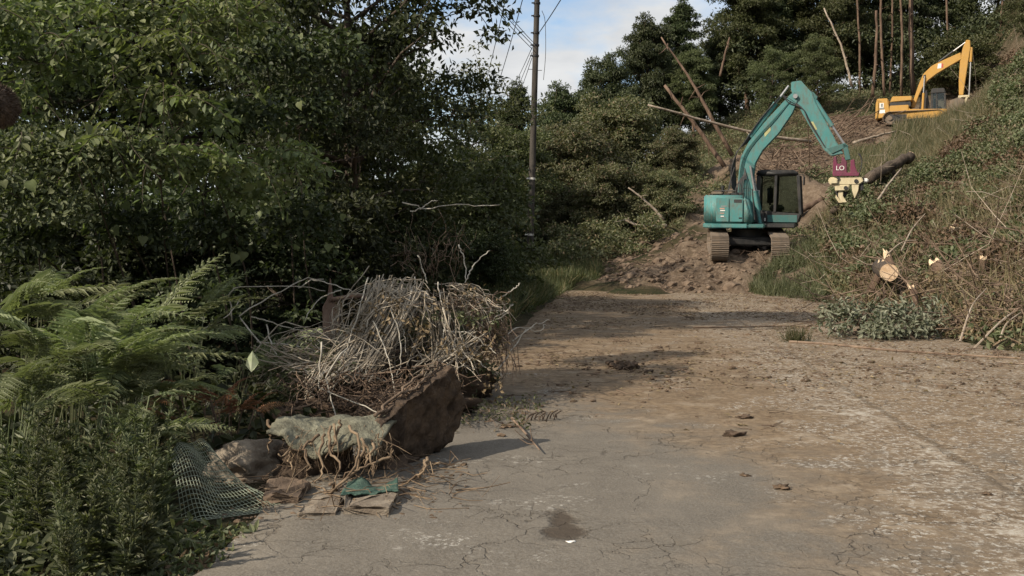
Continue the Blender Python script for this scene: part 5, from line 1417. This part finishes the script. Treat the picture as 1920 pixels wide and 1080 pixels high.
# slab: thick plate with an outline, leaning
def plate(name, outline, thick, mat, parent=None, disp=.012, seed=0, res=.022, bulge=0.0):
    """outline: 3-D points of a roughly planar plate; gives it thickness, a filled grid and rough faces"""
    O = np.array(outline); c = O.mean(0)
    u, s, vt = np.linalg.svd(O - c); ax, ay, az = vt
    if az[1] > 0: az = -az
    p2 = np.stack([(O - c) @ ax, (O - c) @ ay], -1)
    p2 = smooth_path(np.concatenate([p2, p2[:1]]), 90)[:-1]; p2 = p2 + np.random.default_rng(seed).normal(size=p2.shape) * .006
    bm = bmesh.new(); vs = [bm.verts.new((p[0], p[1], 0)) for p in p2]; f = bm.faces.new(vs)
    r = bmesh.ops.extrude_face_region(bm, geom=[f]); top = [v for v in r['geom'] if isinstance(v, bmesh.types.BMVert)]
    for v in top: v.co.z += thick
    bmesh.ops.recalc_face_normals(bm, faces=bm.faces)
    bmesh.ops.triangulate(bm, faces=bm.faces[:])
    for k in range(4):
        es = [e for e in bm.edges if e.calc_length() > res * 2]
        if not es: break
        bmesh.ops.subdivide_edges(bm, edges=es, cuts=1)
        bmesh.ops.triangulate(bm, faces=[f for f in bm.faces if len(f.verts) > 3])
    bm.normal_update()
    V = np.array([v.co[:] for v in bm.verts]); Nn = np.array([v.normal[:] for v in bm.verts])
    n = fbm(V[:, 0] * 9 + seed, V[:, 1] * 9, seed, 4) + .6 * fbm(V[:, 0] * 22 + V[:, 2] * 30, V[:, 1] * 22, seed + 3, 3)
    V = V + Nn * (n * disp)[:, None]
    if bulge: V[:, 2] += bulge * (1 - ((V[:, 0] / p2[:, 0].max()) ** 2).clip(0, 1))
    Wd = c + V[:, :1] * ax + V[:, 1:2] * ay - (V[:, 2:3] - thick * 0) * (-az)
    for v, w in zip(bm.verts, Wd): v.co = w
    bmesh.ops.recalc_face_normals(bm, faces=bm.faces)
    return bm_obj(name, bm, mat, parent, True)
outl = [(692, 815), (700, 790), (722, 772), (744, 748), (772, 732), (792, 712), (812, 700), (826, 684), (836, 694), (846, 722), (851, 752), (848, 786), (834, 812), (812, 834), (786, 842), (762, 856), (730, 846), (704, 840)]
outl = [(x, y, 6.80 + 1.05 * (x - 692) / 158 - .22 * (850 - y) / 160) for x, y in outl]
slab = plate('soil_slab', [P(*p) for p in outl], .085, [M['slab_soil']], None, .045, 2)
tag(slab, 'thick slab of dark soil torn up and leaning beside the road', 'soil slab')
for k, dx in enumerate((-2, 5)):
    pts = smooth_path([P(704 + dx, 784 + dx, 6.80), P(748 + dx, 740 + dx, 7.03), P(790 + dx, 706 + dx, 7.26), P(828, 682 + dx, 7.49)], 22); pts += np.random.default_rng(k).normal(size=pts.shape) * .012 + np.array([0, .02 * (k % 2), 0])
    g = Geo(); tube_add(g, pts, np.linspace(.014, .006, 22), 5); g.build('bark_rim', M['soil'], slab, True)
# root mat: lump of earth with a grey-green felt over it and roots hanging out
rm = empty('root_mat', (P(600, 900, 6.6)[0], 6.6, 0), 0, 'upturned root mat with grey-green felt on top and hanging roots', 'root mat'); rb = np.array(rm.location)
lump_geo(6, 4, .45, (.30, .26, .20), 2.4).build('soil', M['soil_dark'], rm, True, loc=P(590, 880, 6.95) - rb)
lump_geo(9, 4, .4, (.26, .22, .13), 2.4).build('soil', M['soil_dark'], rm, True, loc=P(720, 880, 7.1) - rb)
nu, nv = 40, 20; uu, vv = np.meshgrid(np.linspace(0, 1, nu), np.linspace(0, 1, nv))
tl, trr, bl, br = P(530, 788, 7.0), P(762, 776, 7.1), P(500, 812, 6.5), P(704, 834, 6.45)
S = (tl * (1 - uu[..., None]) + trr * uu[..., None]) * (1 - vv[..., None]) + (bl * (1 - uu[..., None]) + br * uu[..., None]) * vv[..., None]
S[..., 2] += .05 * np.sin(vv * math.pi) + .05 * fbm(uu * 6, vv * 4, 4, 4) - .05 * vv ** 3 + .05 * np.sin(uu * 9 + 1) * vv
S[..., 1] += .05 * fbm(uu * 5 + 9, vv * 3, 8, 3)
S[..., 2] -= .06 * np.maximum(0, fbm(uu * 9, vv * 1.0 + 3, 17, 2)) * (vv > .8)
i, j = np.meshgrid(np.arange(nu - 1), np.arange(nv - 1)); a = (j * nu + i).ravel(); g = Geo(); g.add(S - rb, np.stack([a, a + nu, a + nu + 1, a + 1], -1))
o = g.build('felt', M['mat_cloth'], rm, True); md = o.modifiers.new('thickness', 'SOLIDIFY'); md.thickness = .02
roots = [[(620, 800, 7.25), (618, 840, 7.1), (640, 870, 7.05), (628, 905, 7.0), (622, 930, 6.9)], [(585, 830, 7.3), (560, 842, 7.2), (520, 856, 7.1)], [(600, 815, 7.2), (570, 838, 7.1), (580, 870, 7.0), (575, 895, 7.0)],
 [(655, 800, 7.2), (672, 830, 7.1), (668, 870, 7.0), (640, 905, 6.85), (600, 950, 6.5)], [(684, 832, 7.1), (668, 880, 7.0), (628, 920, 6.8), (596, 950, 6.6), (545, 966, 6.4)], [(732, 855, 7.1), (690, 875, 7.0), (640, 895, 6.9)],
 [(798, 868, 6.95), (780, 895, 6.75), (752, 908, 6.7)], [(800, 862, 6.95), (790, 885, 6.8), (745, 915, 6.65)], [(610, 810, 7.2), (600, 850, 7.1), (606, 880, 7.0), (590, 905, 6.95)], [(628, 800, 7.2), (626, 830, 7.15), (610, 860, 7.1)],
 [(640, 790, 7.25), (630, 815, 7.2), (622, 846, 7.15)], [(560, 820, 7.3), (545, 850, 7.2), (548, 880, 7.1)], [(680, 820, 7.1), (690, 850, 7.05), (684, 880, 7.0)], [(700, 830, 7.1), (694, 862, 7.0), (702, 890, 6.95)], [(620, 905, 6.8), (640, 930, 6.65), (612, 955, 6.5)], [(505, 790, 7.4), (508, 820, 7.3), (500, 850, 7.2)],
 [(748, 930, 6.55), (770, 950, 6.4), (810, 962, 6.3)], [(520, 960, 6.4), (560, 965, 6.35), (620, 945, 6.5), (680, 925, 6.6)]]
for k, pxs in enumerate(roots):
    pts = smooth_path([P(p[0], p[1], p[2] - (.72 if p[2] > 6.75 else .25)) for p in pxs], 14) + np.random.default_rng(k + 50).normal(size=(14, 3)) * .008; pts[:, 2] = np.maximum(pts[:, 2], .025)
    g = Geo(); tube_add(g, pts - rb, np.linspace(.011, .0045, 14), 6); g.build('root', M['root'], rm, True)
g = Geo(); nn = 150; s_ = np.array([P(rng.uniform(530, 740), rng.uniform(800, 850), rng.uniform(6.4, 6.8)) for k in range(nn)])
e_ = s_ + rng.normal(size=s_.shape) * np.array([.07, .05, .03]) - np.array([0, .03, 1]) * rng.uniform(.04, .20, nn)[:, None] ** 1.0; e_[:, 2] = np.maximum(e_[:, 2], .03)
t = np.linspace(0, 1, 6)[None, :, None]; pts = s_[:, None] * (1 - t) + e_[:, None] * t + np.cumsum(rng.normal(size=(nn, 6, 3)), 1) * .010
V, f = tubes(pts - rb, rng.uniform(.0015, .0042, nn)[:, None] * np.linspace(1, .5, 6)[None], 4); g.add(V, f)
o = g.build('fine_roots', M['root'], rm); o['kind'] = 'stuff'
# loose slabs lying on the asphalt edge
def flat_slab(name, pp, h, label, top, side, seed, tiltz=0):
    bm = bmesh.new(); q = [GP(*p) for p in pp]; vs = [bm.verts.new((p[0], p[1], .012)) for p in q]; f = bm.faces.new(vs)
    r = bmesh.ops.extrude_face_region(bm, geom=[f]); tp = [v for v in r['geom'] if isinstance(v, bmesh.types.BMVert)]
    rg = random.Random(seed)
    for v in tp: v.co.z += h * rg.uniform(.8, 1.15)
    bmesh.ops.recalc_face_normals(bm, faces=bm.faces); bmesh.ops.bevel(bm, geom=bm.edges[:], offset=.004, segments=1, affect='EDGES')
    bmesh.ops.triangulate(bm, faces=bm.faces[:]); bmesh.ops.subdivide_edges(bm, edges=bm.edges[:], cuts=5)
    for v in bm.verts:
        n = fbm(np.array([v.co.x * 9]), np.array([v.co.y * 9 + v.co.z * 6]), seed, 4)[0] + .4 * fbm(np.array([v.co.x * 40]), np.array([v.co.y * 40 + v.co.z * 30]), seed, 2)[0]; v.co += v.normal * n * .04; v.co.z = max(v.co.z, .008)
    o = bm_obj(name, bm, side, None, False); tag(o, label, 'slab', 'broken slabs in front of the root mat'); return o
s1 = flat_slab('broken_slab', [(642, 972), (730, 974), (750, 940), (660, 934)], .06, 'small broken slab with torn green cloth along its top', None, M['slab_side'], 3)
g = Geo(); uu, vv = np.meshgrid(np.linspace(0, 1, 26), np.linspace(0, 1, 9)); a0, b0, c0, d0 = GP(640, 952), GP(748, 946), GP(652, 930), GP(745, 926)
S = (a0 * (1 - uu[..., None]) + b0 * uu[..., None]) * (1 - vv[..., None]) + (c0 * (1 - uu[..., None]) + d0 * uu[..., None]) * vv[..., None]; S[..., 2] = .085 + .03 * fbm(uu * 6, vv * 3, 6, 3) + .03 * np.sin(uu * 7) * vv; S[..., 1] += .03 * fbm(uu * 8, vv * 2 + 5, 7, 3)
i, j = np.meshgrid(np.arange(25), np.arange(8)); a = (j * 26 + i).ravel(); g.add(S, np.stack([a, a + 1, a + 27, a + 26], -1)); o = g.build('green_cloth', M['green_cloth'], s1, True); md = o.modifiers.new('thickness', 'SOLIDIFY'); md.thickness = .008
flat_slab('broken_slab', [(560, 976), (630, 974), (640, 948), (600, 944), (572, 956)], .03, 'thin flat broken slab beside the torn wire mesh tip', None, M['slab_side'], 5)
flat_slab('broken_slab', [(498, 950), (560, 952), (580, 925), (540, 912), (505, 922)], .06, 'reddish brown broken slab under the root mat', None, M['soil'], 7)
lump('earth_lump', P(470, 905, 6.9) * np.array([1, 1, 0]) + np.array([0, 0, .05]), (.28, .30, .16), 'grey-brown lump of earth behind the torn wire mesh', 'slab_side', 31, .4, 4)
# green welded wire mesh, torn and curled
M['mesh_wire'] = mat_plain('mesh_wire', (.14, .16, .115), (.26, .29, .215), 8, .5, 0)
def mesh_pt(u, v):
    A, B, Cc, D = P(318, 858, 6.1), P(385, 850, 6.5), P(548, 966, 5.85), P(345, 972, 5.55)
    p = (A * (1 - u) + B * u) * (1 - v) + (D * (1 - u) + Cc * u) * v
    p = p + np.array([0, 0, .07 * math.sin(u * math.pi) * (1 - v) + .05 * math.sin(v * 5 + u * 2) + .03 * math.sin(u * 8) + .05 * float(fbm(np.array([u * 3.0]), np.array([v * 3.0]), 5, 2)[0])]); p[2] = max(p[2], .02); return p
g = Geo()
for k in range(25): tube_add(g, [mesh_pt(k / 24, v) for v in np.linspace(0, 1, 22)], .0024, 4)
for k in range(23): tube_add(g, [mesh_pt(u, k / 22) for u in np.linspace(0, 1, 22)], .0024, 4)
o = g.build('wire_mesh', M['mesh_wire']); tag(o, 'torn green welded wire mesh curled up at the road edge', 'wire mesh')
# soil crumbs, chips and rootlets strewn round the mat and the asphalt edge
n = 900; cc_ = np.array([GP(rng.uniform(400, 880), rng.uniform(865, 985)) for k in range(n)]); s = np.clip(rng.lognormal(-4.9, .5, n), .004, .022)
a = rng.uniform(0, 6.28, n); V = bv[None] * (s[:, None, None] * np.array([1.4, 1, .6])[None, None])
V = np.stack([V[..., 0] * np.cos(a)[:, None] - V[..., 1] * np.sin(a)[:, None] + cc_[:, :1], V[..., 0] * np.sin(a)[:, None] + V[..., 1] * np.cos(a)[:, None] + cc_[:, 1:2], V[..., 2] + .014 + s[:, None] * .2], -1)
g = Geo(); g.add(V, (np.arange(n)[:, None, None] * len(bv) + bf[None]).reshape(-1, 3)); tag(g.build('dirt', M['clod']), 'loose soil crumbs around the upturned root mat', 'dirt', kind='stuff')
g = Geo(); sticks(g, rng, np.array([GP(rng.uniform(480, 860), rng.uniform(870, 968))[:2] for k in range(160)]), .06, .4, .004, .15, .02, .1); tag(g.build('litter', M['root']), 'loose rootlets on the asphalt around the root mat', 'litter', kind='stuff')
EL = [(road_l(4.2) - .5, 4.2), (road_l(4.2) + .12, 4.2), (road_l(5.4) + .12, 5.4), (P(330, 460, 5.5)[0], 5.5)]
g = Geo(); leaf_cover(g, rng, scatter(rng, EL, 1500), .05, .06, .03, shape='oval'); tag(g.build('litter', M['leaf_dry']), 'dead leaves along the near asphalt edge', 'litter', kind='stuff')
g = Geo(); leaf_cover(g, rng, patchy(rng, scatter(rng, EL, 3000), 2.0, -.05, 81), .12, .05, .025, shape='oval'); tag(g.build('weeds', M['leaf_weed']), 'tiny creeping weeds along the near asphalt edge', 'weeds', kind='stuff')
# low plants round the slab
g = Geo(); C = np.array([GP(rng.uniform(860, 1010), rng.uniform(745, 800), .04) for k in range(26)]); clumps(g, rng, C, np.full((26, 3), .09), 14, .05, .022)
tag(g.build('weeds', M['leaf_slope']), 'sparse low weeds on the road edge right of the soil slab', 'weeds', kind='stuff')
c = GP(1010, 792); g = Geo()
for k in range(9):
    p = np.array([(k - 4) * .035, rng.normal() * .03, 0]); tube_add(g, smooth_path([p, p + np.array([.02, 0, .05]), p + np.array([.05 + rng.normal() * .02, 0, .08])], 6), .007, 5)
o = g.build('dead_fern', M['bark'], loc=(c[0], c[1], .02)); tag(o, 'dark curled dead frond lying on the road right of the soil slab', 'dead frond')
for k in range(7): 
    gl = Geo(); leaves(gl, rng.normal(size=(14, 3)) * np.array([.12, .04, .02]) + np.array([0, 0, .04]), rng.normal(size=(14, 3)), rng.normal(size=(14, 3)) + np.array([0, 0, .5]), .06, .02)
    if k == 0: gl.build('leaflets', M['soil_dark'], o)['kind'] = 'stuff'

# ------------------------------------------------------------------ ferns
def frond_geo(seed, Lf=.75, n=16, wid=.30):
    rng = np.random.default_rng(seed); g = Geo()
    t = np.linspace(0, 1, 14)
    rx = np.stack([Lf * t, rng.normal() * .06 * t ** 2, Lf * (.22 * t - rng.uniform(.25, .42) * t ** 2.4)], -1)
    tube_add(g, rx, np.linspace(.004, .001, 14), 4, 1)
    for k in range(n):
        s = .10 + .90 * (k + .5) / n
        c = np.array([np.interp(s, t, rx[:, a]) for a in range(3)]); tg = norm(np.array([np.interp(min(1, s + .05), t, rx[:, a]) for a in range(3)]) - c)
        for sd in (-1, 1):
            if rng.random() < .04: continue
            pl = Lf * (wid * (1 - s) ** .85 * min(1, .55 + s * 2.2) + .018) * rng.uniform(.82, 1.12)
            d = norm(np.array([.42 + .25 * s + rng.normal() * .07, sd * 1.0, rng.normal() * .10 - .05])); m_ = 9
            q = np.arange(1, m_ + 1) / (m_ + .4); pc = c + d * (pl * q)[:, None] + np.array([0, 0, -1]) * (pl * .18 * q ** 2)[:, None]
            for s2 in (-1, 1):
                dd = norm(d * .45 + tg * s2 * .9 + rng.normal(size=(m_, 3)) * .10)
                ll = np.maximum(pl * .20 * (1 - q * .8) * rng.uniform(.8, 1.2, m_), .004)
                leaves(g, pc, dd, np.array([0, 0, 1.0]) + rng.normal(size=(m_, 3)) * .2, ll * 1.1, ll * .62 + .004)
            leaves(g, c[None], d[None], np.array([[0, 0, 1.0]]), pl, pl * .10 + .003)
    return g
FR = [frond_geo(s, .66 + .07 * s, 15 + s % 3, .30).mesh('frond', [M['leaf_fern'], M['leaf_fern']]) for s in range(6)]
FRR = [frond_geo(s + 7, .55, 14, .26).mesh('frond', [M['leaf_rust'], M['twig']]) for s in range(2)]
def fern(px, py, Y, n, scale, label, az0=0, spread=2 * math.pi, seed=0, rust=False):
    """stands on the ground at px, its fronds arching about py"""
    rng = np.random.default_rng(seed); top = P(px, py, Y); z0 = gz(top[0], Y)
    stem = max(.05, top[2] - z0 - .30 * scale)
    e = empty('fern', (top[0], Y, z0), 0, label, 'fern', 'ferns at the wood edge')
    g = Geo()
    for k in range(n): 
        a = az0 + spread * (k + .5) / n + rng.normal() * .25; r = rng.uniform(.02, .12); l = stem * rng.uniform(.6, 1.1)
        b = np.array([math.cos(a) * r, math.sin(a) * r, 0]); tp = np.array([math.cos(a) * (r + .12), math.sin(a) * (r + .12), l])
        tube_add(g, smooth_path([b, (b + tp) / 2 + np.array([0, 0, .03]), tp], 6), np.linspace(.006, .004, 6), 5)
        m_ = (FRR if rust else FR); o = link('frond', m_[rng.integers(len(m_))], e, tp, (rng.normal() * .35, rng.uniform(-.75, .1), a)); s = scale * rng.uniform(.8, 1.2); o.scale = (s, s, s)
    g.build('stalks', M['leaf_fern'] if not rust else M['twig'], e)
FN = [(30, 500, 7.6, 12, 1.0, 'bushy fern at the left frame edge, topmost of the patch', 0), (120, 515, 7.4, 12, 1.0, 'large lit fern with tips pointing up near the left edge', 1), (215, 555, 7.2, 12, .95, 'lit fern right of the tallest one, over the dark hollow', 2), (60, 570, 6.9, 12, .95, 'fern in the middle of the lit patch near the left edge', 3),
 (160, 610, 6.8, 12, .9, 'lower lit fern at the front of the patch', 4), (0, 620, 6.6, 9, .9, 'fern at the left frame edge, lowest of the patch', 5), (235, 690, 6.3, 9, .72, 'separate feathery fern arching over the dark gap above the weeds', 6), (340, 530, 8.9, 7, .8, 'fern in half shade with one lit tip behind the bent canes', 7),
 (560, 600, 10.2, 7, .8, 'small fern left of the broken board', 9), (630, 615, 10.2, 7, .75, 'small fern in front of the broken board inside the heap', 10), (425, 640, 9.2, 8, .6, 'yellowish fern beside the torn pale leaf', 11)]
for px, py, Y, n, s, lb, sd in FN: fern(px, py, Y, n, s, lb, seed=sd + 30, az0=-1.6, spread=3.0)
fern(430, 715, 7.9, 12, .55, 'rust-brown withered fern below the torn pale leaf', seed=70, rust=True)
fern(375, 705, 7.8, 12, .5, 'rust-brown withered fern left of its fellow', seed=71, rust=True)

# ------------------------------------------------------------------ mugwort weeds in the near left corner
def weed_geo(seed, h=.6):
    rng = np.random.default_rng(seed); st, lf = Geo(), Geo()
    for b in range(3):
        lean = rng.normal(size=2) * .12; hh = h * rng.uniform(.7, 1.05)
        pts = smooth_path([(rng.normal() * .03, rng.normal() * .03, 0), (lean[0] * hh * .5, lean[1] * hh * .5, hh * .5), (lean[0] * hh, lean[1] * hh, hh)], 8); tube_add(st, pts, np.linspace(.005, .002, 8), 5)
        m_ = 34; s = rng.random(m_) ** .8; t_ = np.linspace(0, 1, 8); c = np.stack([np.interp(s, t_, pts[:, a]) for a in range(3)], -1)
        az = np.arange(m_) * 2.4 + rng.random(m_); d = np.stack([np.cos(az), np.sin(az), .45 + .5 * s], -1); ll = (.115 - .07 * s) * rng.uniform(.7, 1.3, m_)
        for off, k_ in ((0, 1.0), (.75, .62), (-.75, .62)):
            d2 = np.stack([np.cos(az + off), np.sin(az + off), d[:, 2]], -1); leaves(lf, c + norm(d) * (ll * .3)[:, None] * (off != 0), d2, np.array([0, 0, 1.0]) + rng.normal(size=(m_, 3)) * .25, ll * k_, ll * .30 * k_)
        m_ = 26; s = rng.uniform(.78, 1.04, m_); c = pts[-1] * s[:, None]; leaves(lf, c, rng.normal(size=(m_, 3)) * .6 + np.array([0, 0, .8]), rng.normal(size=(m_, 3)), .028, .012)
    return st.mesh('stems', M['leaf_weed']), lf.mesh('leaves', M['leaf_weed'])
WD = [weed_geo(s) for s in range(4)]
spots = []
rng = np.random.default_rng(12)
for k in range(34):
    Y = rng.uniform(4.4, 6.3); r = min(road_l(Y) - .12 - abs(rng.normal()) * .55, P(330 if Y < 5.3 else 285, 460, Y)[0]); spots.append((r, Y))
for k, (x, y_) in enumerate([(P(245, 700, 5.6)[0], 5.6), (P(300, 700, 5.5)[0], 5.5), (P(190, 700, 5.8)[0], 5.8), (P(120, 700, 5.7)[0], 5.7), (P(60, 700, 5.4)[0], 5.4), (P(20, 700, 5.9)[0], 5.9)]): spots.append((x, y_))
TALL = ['tall pale-tipped weed below the separate feathery fern', 'tall pale-tipped weed closest to the torn wire mesh', 'tall pale-tipped weed left of the separate feathery fern', 'tall weed in the dark hollow below the fern patch', 'tall weed near the left frame edge, nearer the camera', 'tall weed at the left frame edge below the lowest fern']
for k, (x, y_) in enumerate(spots):
    nearer = 'tall' if k >= 34 else 'low'
    e = empty('mugwort_plant', (x, y_, gz(x, y_)), rng.uniform(0, 6.28), (TALL[k - 34] if k >= 34 else 'low leafy weed in the near left corner along the asphalt edge'), 'weed', 'tall weeds in the near left corner' if k >= 34 else 'low weeds along the asphalt edge')
    s = (1.12 if k >= 34 else rng.uniform(.6, 1.0)); e.scale = (s, s, s)
    a, b_ = WD[k % 4]; link('stems', a, e); link('leaves', b_, e)
g = Geo(); LC = [(-4.2, 4.2), (road_l(4.3) - .15, 4.3), (road_l(5) - .15, 5.0), (P(290, 460, 6)[0], 6.0), (P(300, 460, 7)[0], 7.0), (-5, 7.2)]
leaf_cover(g, rng, scatter(rng, LC, 9000), .30, .075, .035, shape='oval'); tag(g.build('undergrowth', M['leaf_weed']), 'low dark herbs filling the near left corner', 'undergrowth', kind='stuff')

# ------------------------------------------------------------------ broad-leaved vines on the left
def kudzu_leaf(seed):
    rng = np.random.default_rng(seed); g = Geo()
    out = [(0, 0), (.30, -.06), (.52, .16), (.50, .42), (.30, .70), (.10, .92), (0, 1.05)]
    Rv = np.array([(x, y, .32 * abs(x) - .28 * y * y) for x, y in out]); Lv = Rv * np.array([-1, 1, 1])
    mid = np.array([(0, .2, -.02), (0, .5, -.08), (0, .8, -.18)])
    V = np.concatenate([Rv, Lv[1:6], mid]); F3 = []
    Rr_ = [0, 1, 2, 3, 4, 5, 6]; Ll = [0, 7, 8, 9, 10, 11, 6]; ms = [0, 12, 13, 14, 6]
    F3 += [(0, 1, 12), (1, 2, 12), (2, 3, 13), (2, 13, 12), (3, 4, 13), (4, 14, 13), (4, 5, 14), (5, 6, 14)]
    F3 += [(0, 12, 7), (7, 12, 8), (8, 13, 9), (8, 12, 13), (9, 13, 10), (10, 13, 14), (10, 14, 11), (11, 14, 6)]
    g.add(V + rng.normal(size=V.shape) * .015, F3); return g
KL = [kudzu_leaf(s).mesh('leaf', M['leaf_kudzu'], True) for s in range(3)]
def vine_curtain(name, label, blobs, nl, nsmall, seed, leaf='leaf_kudzu', small=.075, nspray=0):
    """blobs: (px, py, Y, r) ellipsoids the vine hangs over"""
    rng = np.random.default_rng(seed)
    C = np.array([P(a, b, c) for a, b, c, r in blobs]); Rr = np.array([(r, r * .8, r * .85) for *_, r in blobs])
    bx_, by_ = C[:, 0].mean(), C[:, 1].mean(); e = empty(name, (bx_, by_, gz(bx_, by_)), 0, label, 'vine', 'broad-leaved vines over the left bank'); b0 = np.array(e.location)
    w = Rr[:, 0] ** 2; w /= w.sum()
    g = Geo(); idx = np.repeat(np.arange(len(C)), np.maximum(20, (w * nsmall).astype(int))); clumps(g, rng, C[idx] - b0, Rr[idx], 1, small, small * .62, 'oval', fill=3.5)
    o = g.build('small_leaves', M[leaf], e); o['kind'] = 'stuff'
    g = Geo()
    for c in C[:2]:
        f0 = np.array([c[0] + rng.normal() * .2, c[1] + 1.6, gz(c[0], c[1])]); tube_add(g, smooth_path([f0 - b0, (f0 + c) / 2 - b0 + rng.normal(size=3) * .15, c - b0], 8), np.linspace(.012, .005, 8), 5)
    g.build('stems', M['bark'], e)
    if nspray: sprays(e, blobs, nspray, seed + 500)
    for k in range(nl):
        i_ = rng.choice(len(C), p=w); d = rdir(rng, 1)[0]; d[1] = -abs(d[1]); d[2] = d[2] if d[2] > -.5 else -d[2]; p = C[i_] + d * Rr[i_] * rng.uniform(.92, 1.12)
        nrm = norm(d * .7 + np.array([-.25, -.2, .5]) + rng.normal(size=3) * .6); dn = norm(np.array([rng.normal() * .5, -.3, -.9]) + rng.normal(size=3) * .25); s_ = norm(np.cross(dn, nrm)); n2 = np.cross(s_, dn)
        o = link('leaf', KL[k % 3], e); sz = rng.uniform(.045, .10)
        o.matrix_local = Matrix(((s_[0] * sz, dn[0] * sz, n2[0] * sz, p[0] - b0[0]), (s_[1] * sz, dn[1] * sz, n2[1] * sz, p[1] - b0[1]), (s_[2] * sz, dn[2] * sz, n2[2] * sz, p[2] - b0[2]), (0, 0, 0, 1)))
def spray_geo(seed, Ls=.8, n=18, ls=.10):
    rng = np.random.default_rng(seed); st, g = Geo(), Geo()
    t = np.linspace(0, 1, 10); rx = np.stack([Ls * t, .08 * np.sin(t * 3 + seed), Ls * (.28 * t - .75 * t ** 2.1)], -1)
    tube_add(g, rx, np.linspace(.005, .0015, 10), 4, 1)
    s = np.linspace(.12, 1, n); c = np.stack([np.interp(s, t, rx[:, a]) for a in range(3)], -1); sd = np.where(np.arange(n) % 2, 1.0, -1.0)
    D = np.stack([rng.uniform(.0, .6, n), sd * rng.uniform(.5, 1.0, n), rng.uniform(-.9, -.2, n)], -1); Nn = np.stack([rng.normal(size=n) * .3, sd * .25 + rng.normal(size=n) * .3, np.full(n, .9)], -1)
    l = ls * rng.uniform(.7, 1.25, n) * (1.1 - .4 * s); leaves(g, c + norm(D) * .02, D, Nn, l, l * .62, 'oval')
    return g
SPR = [spray_geo(k, .55 + .1 * (k % 4), 14 + 2 * k, .085 + .012 * (k % 3)).mesh('spray', [M['leaf_kudzu'], M['bark']]) for k in range(6)]
def sprays(e, blobs, n, seed):
    rng = np.random.default_rng(seed); b0 = np.array(e.location)
    for k in range(n):
        a, b, Yd, r = blobs[rng.integers(len(blobs))]; c = P(a, b, Yd); d = rdir(rng, 1)[0]; d[1] = -abs(d[1]); d[2] = abs(d[2]) * .8
        p = c + d * np.array([r, r * .8, r * .85]) * .85 - b0; o = link('spray', SPR[rng.integers(6)], e, p, (rng.normal() * .3, rng.uniform(-.5, .3), math.atan2(d[1], d[0]) + rng.normal() * .5)); s_ = rng.uniform(.6, 1.1); o.scale = (s_, s_, s_)
vine_curtain('kudzu_vine', 'broad-leaved vine over the bank at the upper left corner', [(60, 90, 8.8, .50), (170, 150, 9.0, .45), (0, 200, 8.6, .4), (120, 30, 9.3, .5), (-40, 60, 8.6, .5)], 45, 2200, 1, nspray=46)
vine_curtain('kudzu_vine', 'sunlit vine with hanging leaves in the upper left, right of the corner', [(260, 60, 9.2, .50), (330, 120, 9.0, .45), (400, 60, 9.4, .5), (300, 200, 8.9, .35), (440, 20, 9.8, .4)], 45, 2200, 2, nspray=50)
vine_curtain('kudzu_vine', 'low vine mound with small leaves above the ferns', [(60, 300, 8.4, .42), (160, 310, 8.3, .42), (250, 300, 8.4, .35), (20, 370, 8.1, .4), (100, 400, 8.1, .35)], 30, 6500, 3, 'leaf_weed', .05, nspray=16)
vine_curtain('kudzu_vine', 'drooping vine leaves with pale undersides in the middle of the left wood', [(300, 320, 8.8, .35), (400, 330, 9.2, .40), (470, 380, 9.6, .38), (540, 320, 10, .4), (380, 240, 9.2, .35)], 40, 1800, 4, nspray=34)
vine_curtain('kudzu_vine', 'dark large-leaved vine low behind the ferns', [(60, 460, 8.5, .35), (240, 440, 9.0, .4), (400, 450, 9.6, .4), (560, 430, 10.5, .5)], 40, 2600, 5, 'leaf_dark')
vine_curtain('kudzu_vine', 'vine climbing the dark trees above the drooping leaves', [(500, 120, 11, .55), (560, 220, 11, .5), (620, 120, 11.5, .5), (470, 230, 10.2, .4)], 30, 3200, 6, 'leaf_dark')

# ------------------------------------------------------------------ furry microphone windscreen at the left frame edge
M['fur'] = mat_plain('fur', (.075, .055, .042), (.17, .13, .10), 30, 1.0, 0)
mc = P(-16, 196, 1.6)
mic = empty('boom_microphone', (mc[0], mc[1], gz(mc[0], mc[1])), 0, 'brown furry microphone windscreen poking in at the left frame edge', 'microphone'); mb = np.array(mic.location)
lump_geo(2, 3, .08, (.030, .06, .033)).build('windscreen', M['fur'], mic, True, loc=mc - mb)
g = Geo(); nf = 2600; d = rdir(np.random.default_rng(3), nf); sp_ = d * np.array([.029, .058, .032]); D = d + np.random.default_rng(4).normal(size=d.shape) * .45 + np.array([0, 0, -.3])
leaves(g, sp_, D, np.random.default_rng(5).normal(size=d.shape), .010, .0012); o = g.build('fur', M['fur'], mic, loc=mc - mb); o['kind'] = 'stuff'
g = Geo(); tube_add(g, [mc - mb + np.array([-.004, .0, -.03]), mc - mb + np.array([-.09, -.02, -.5]), np.array([-.12, -.03, 0])], .011, 8); g.build('pole', M['black'], mic, True)
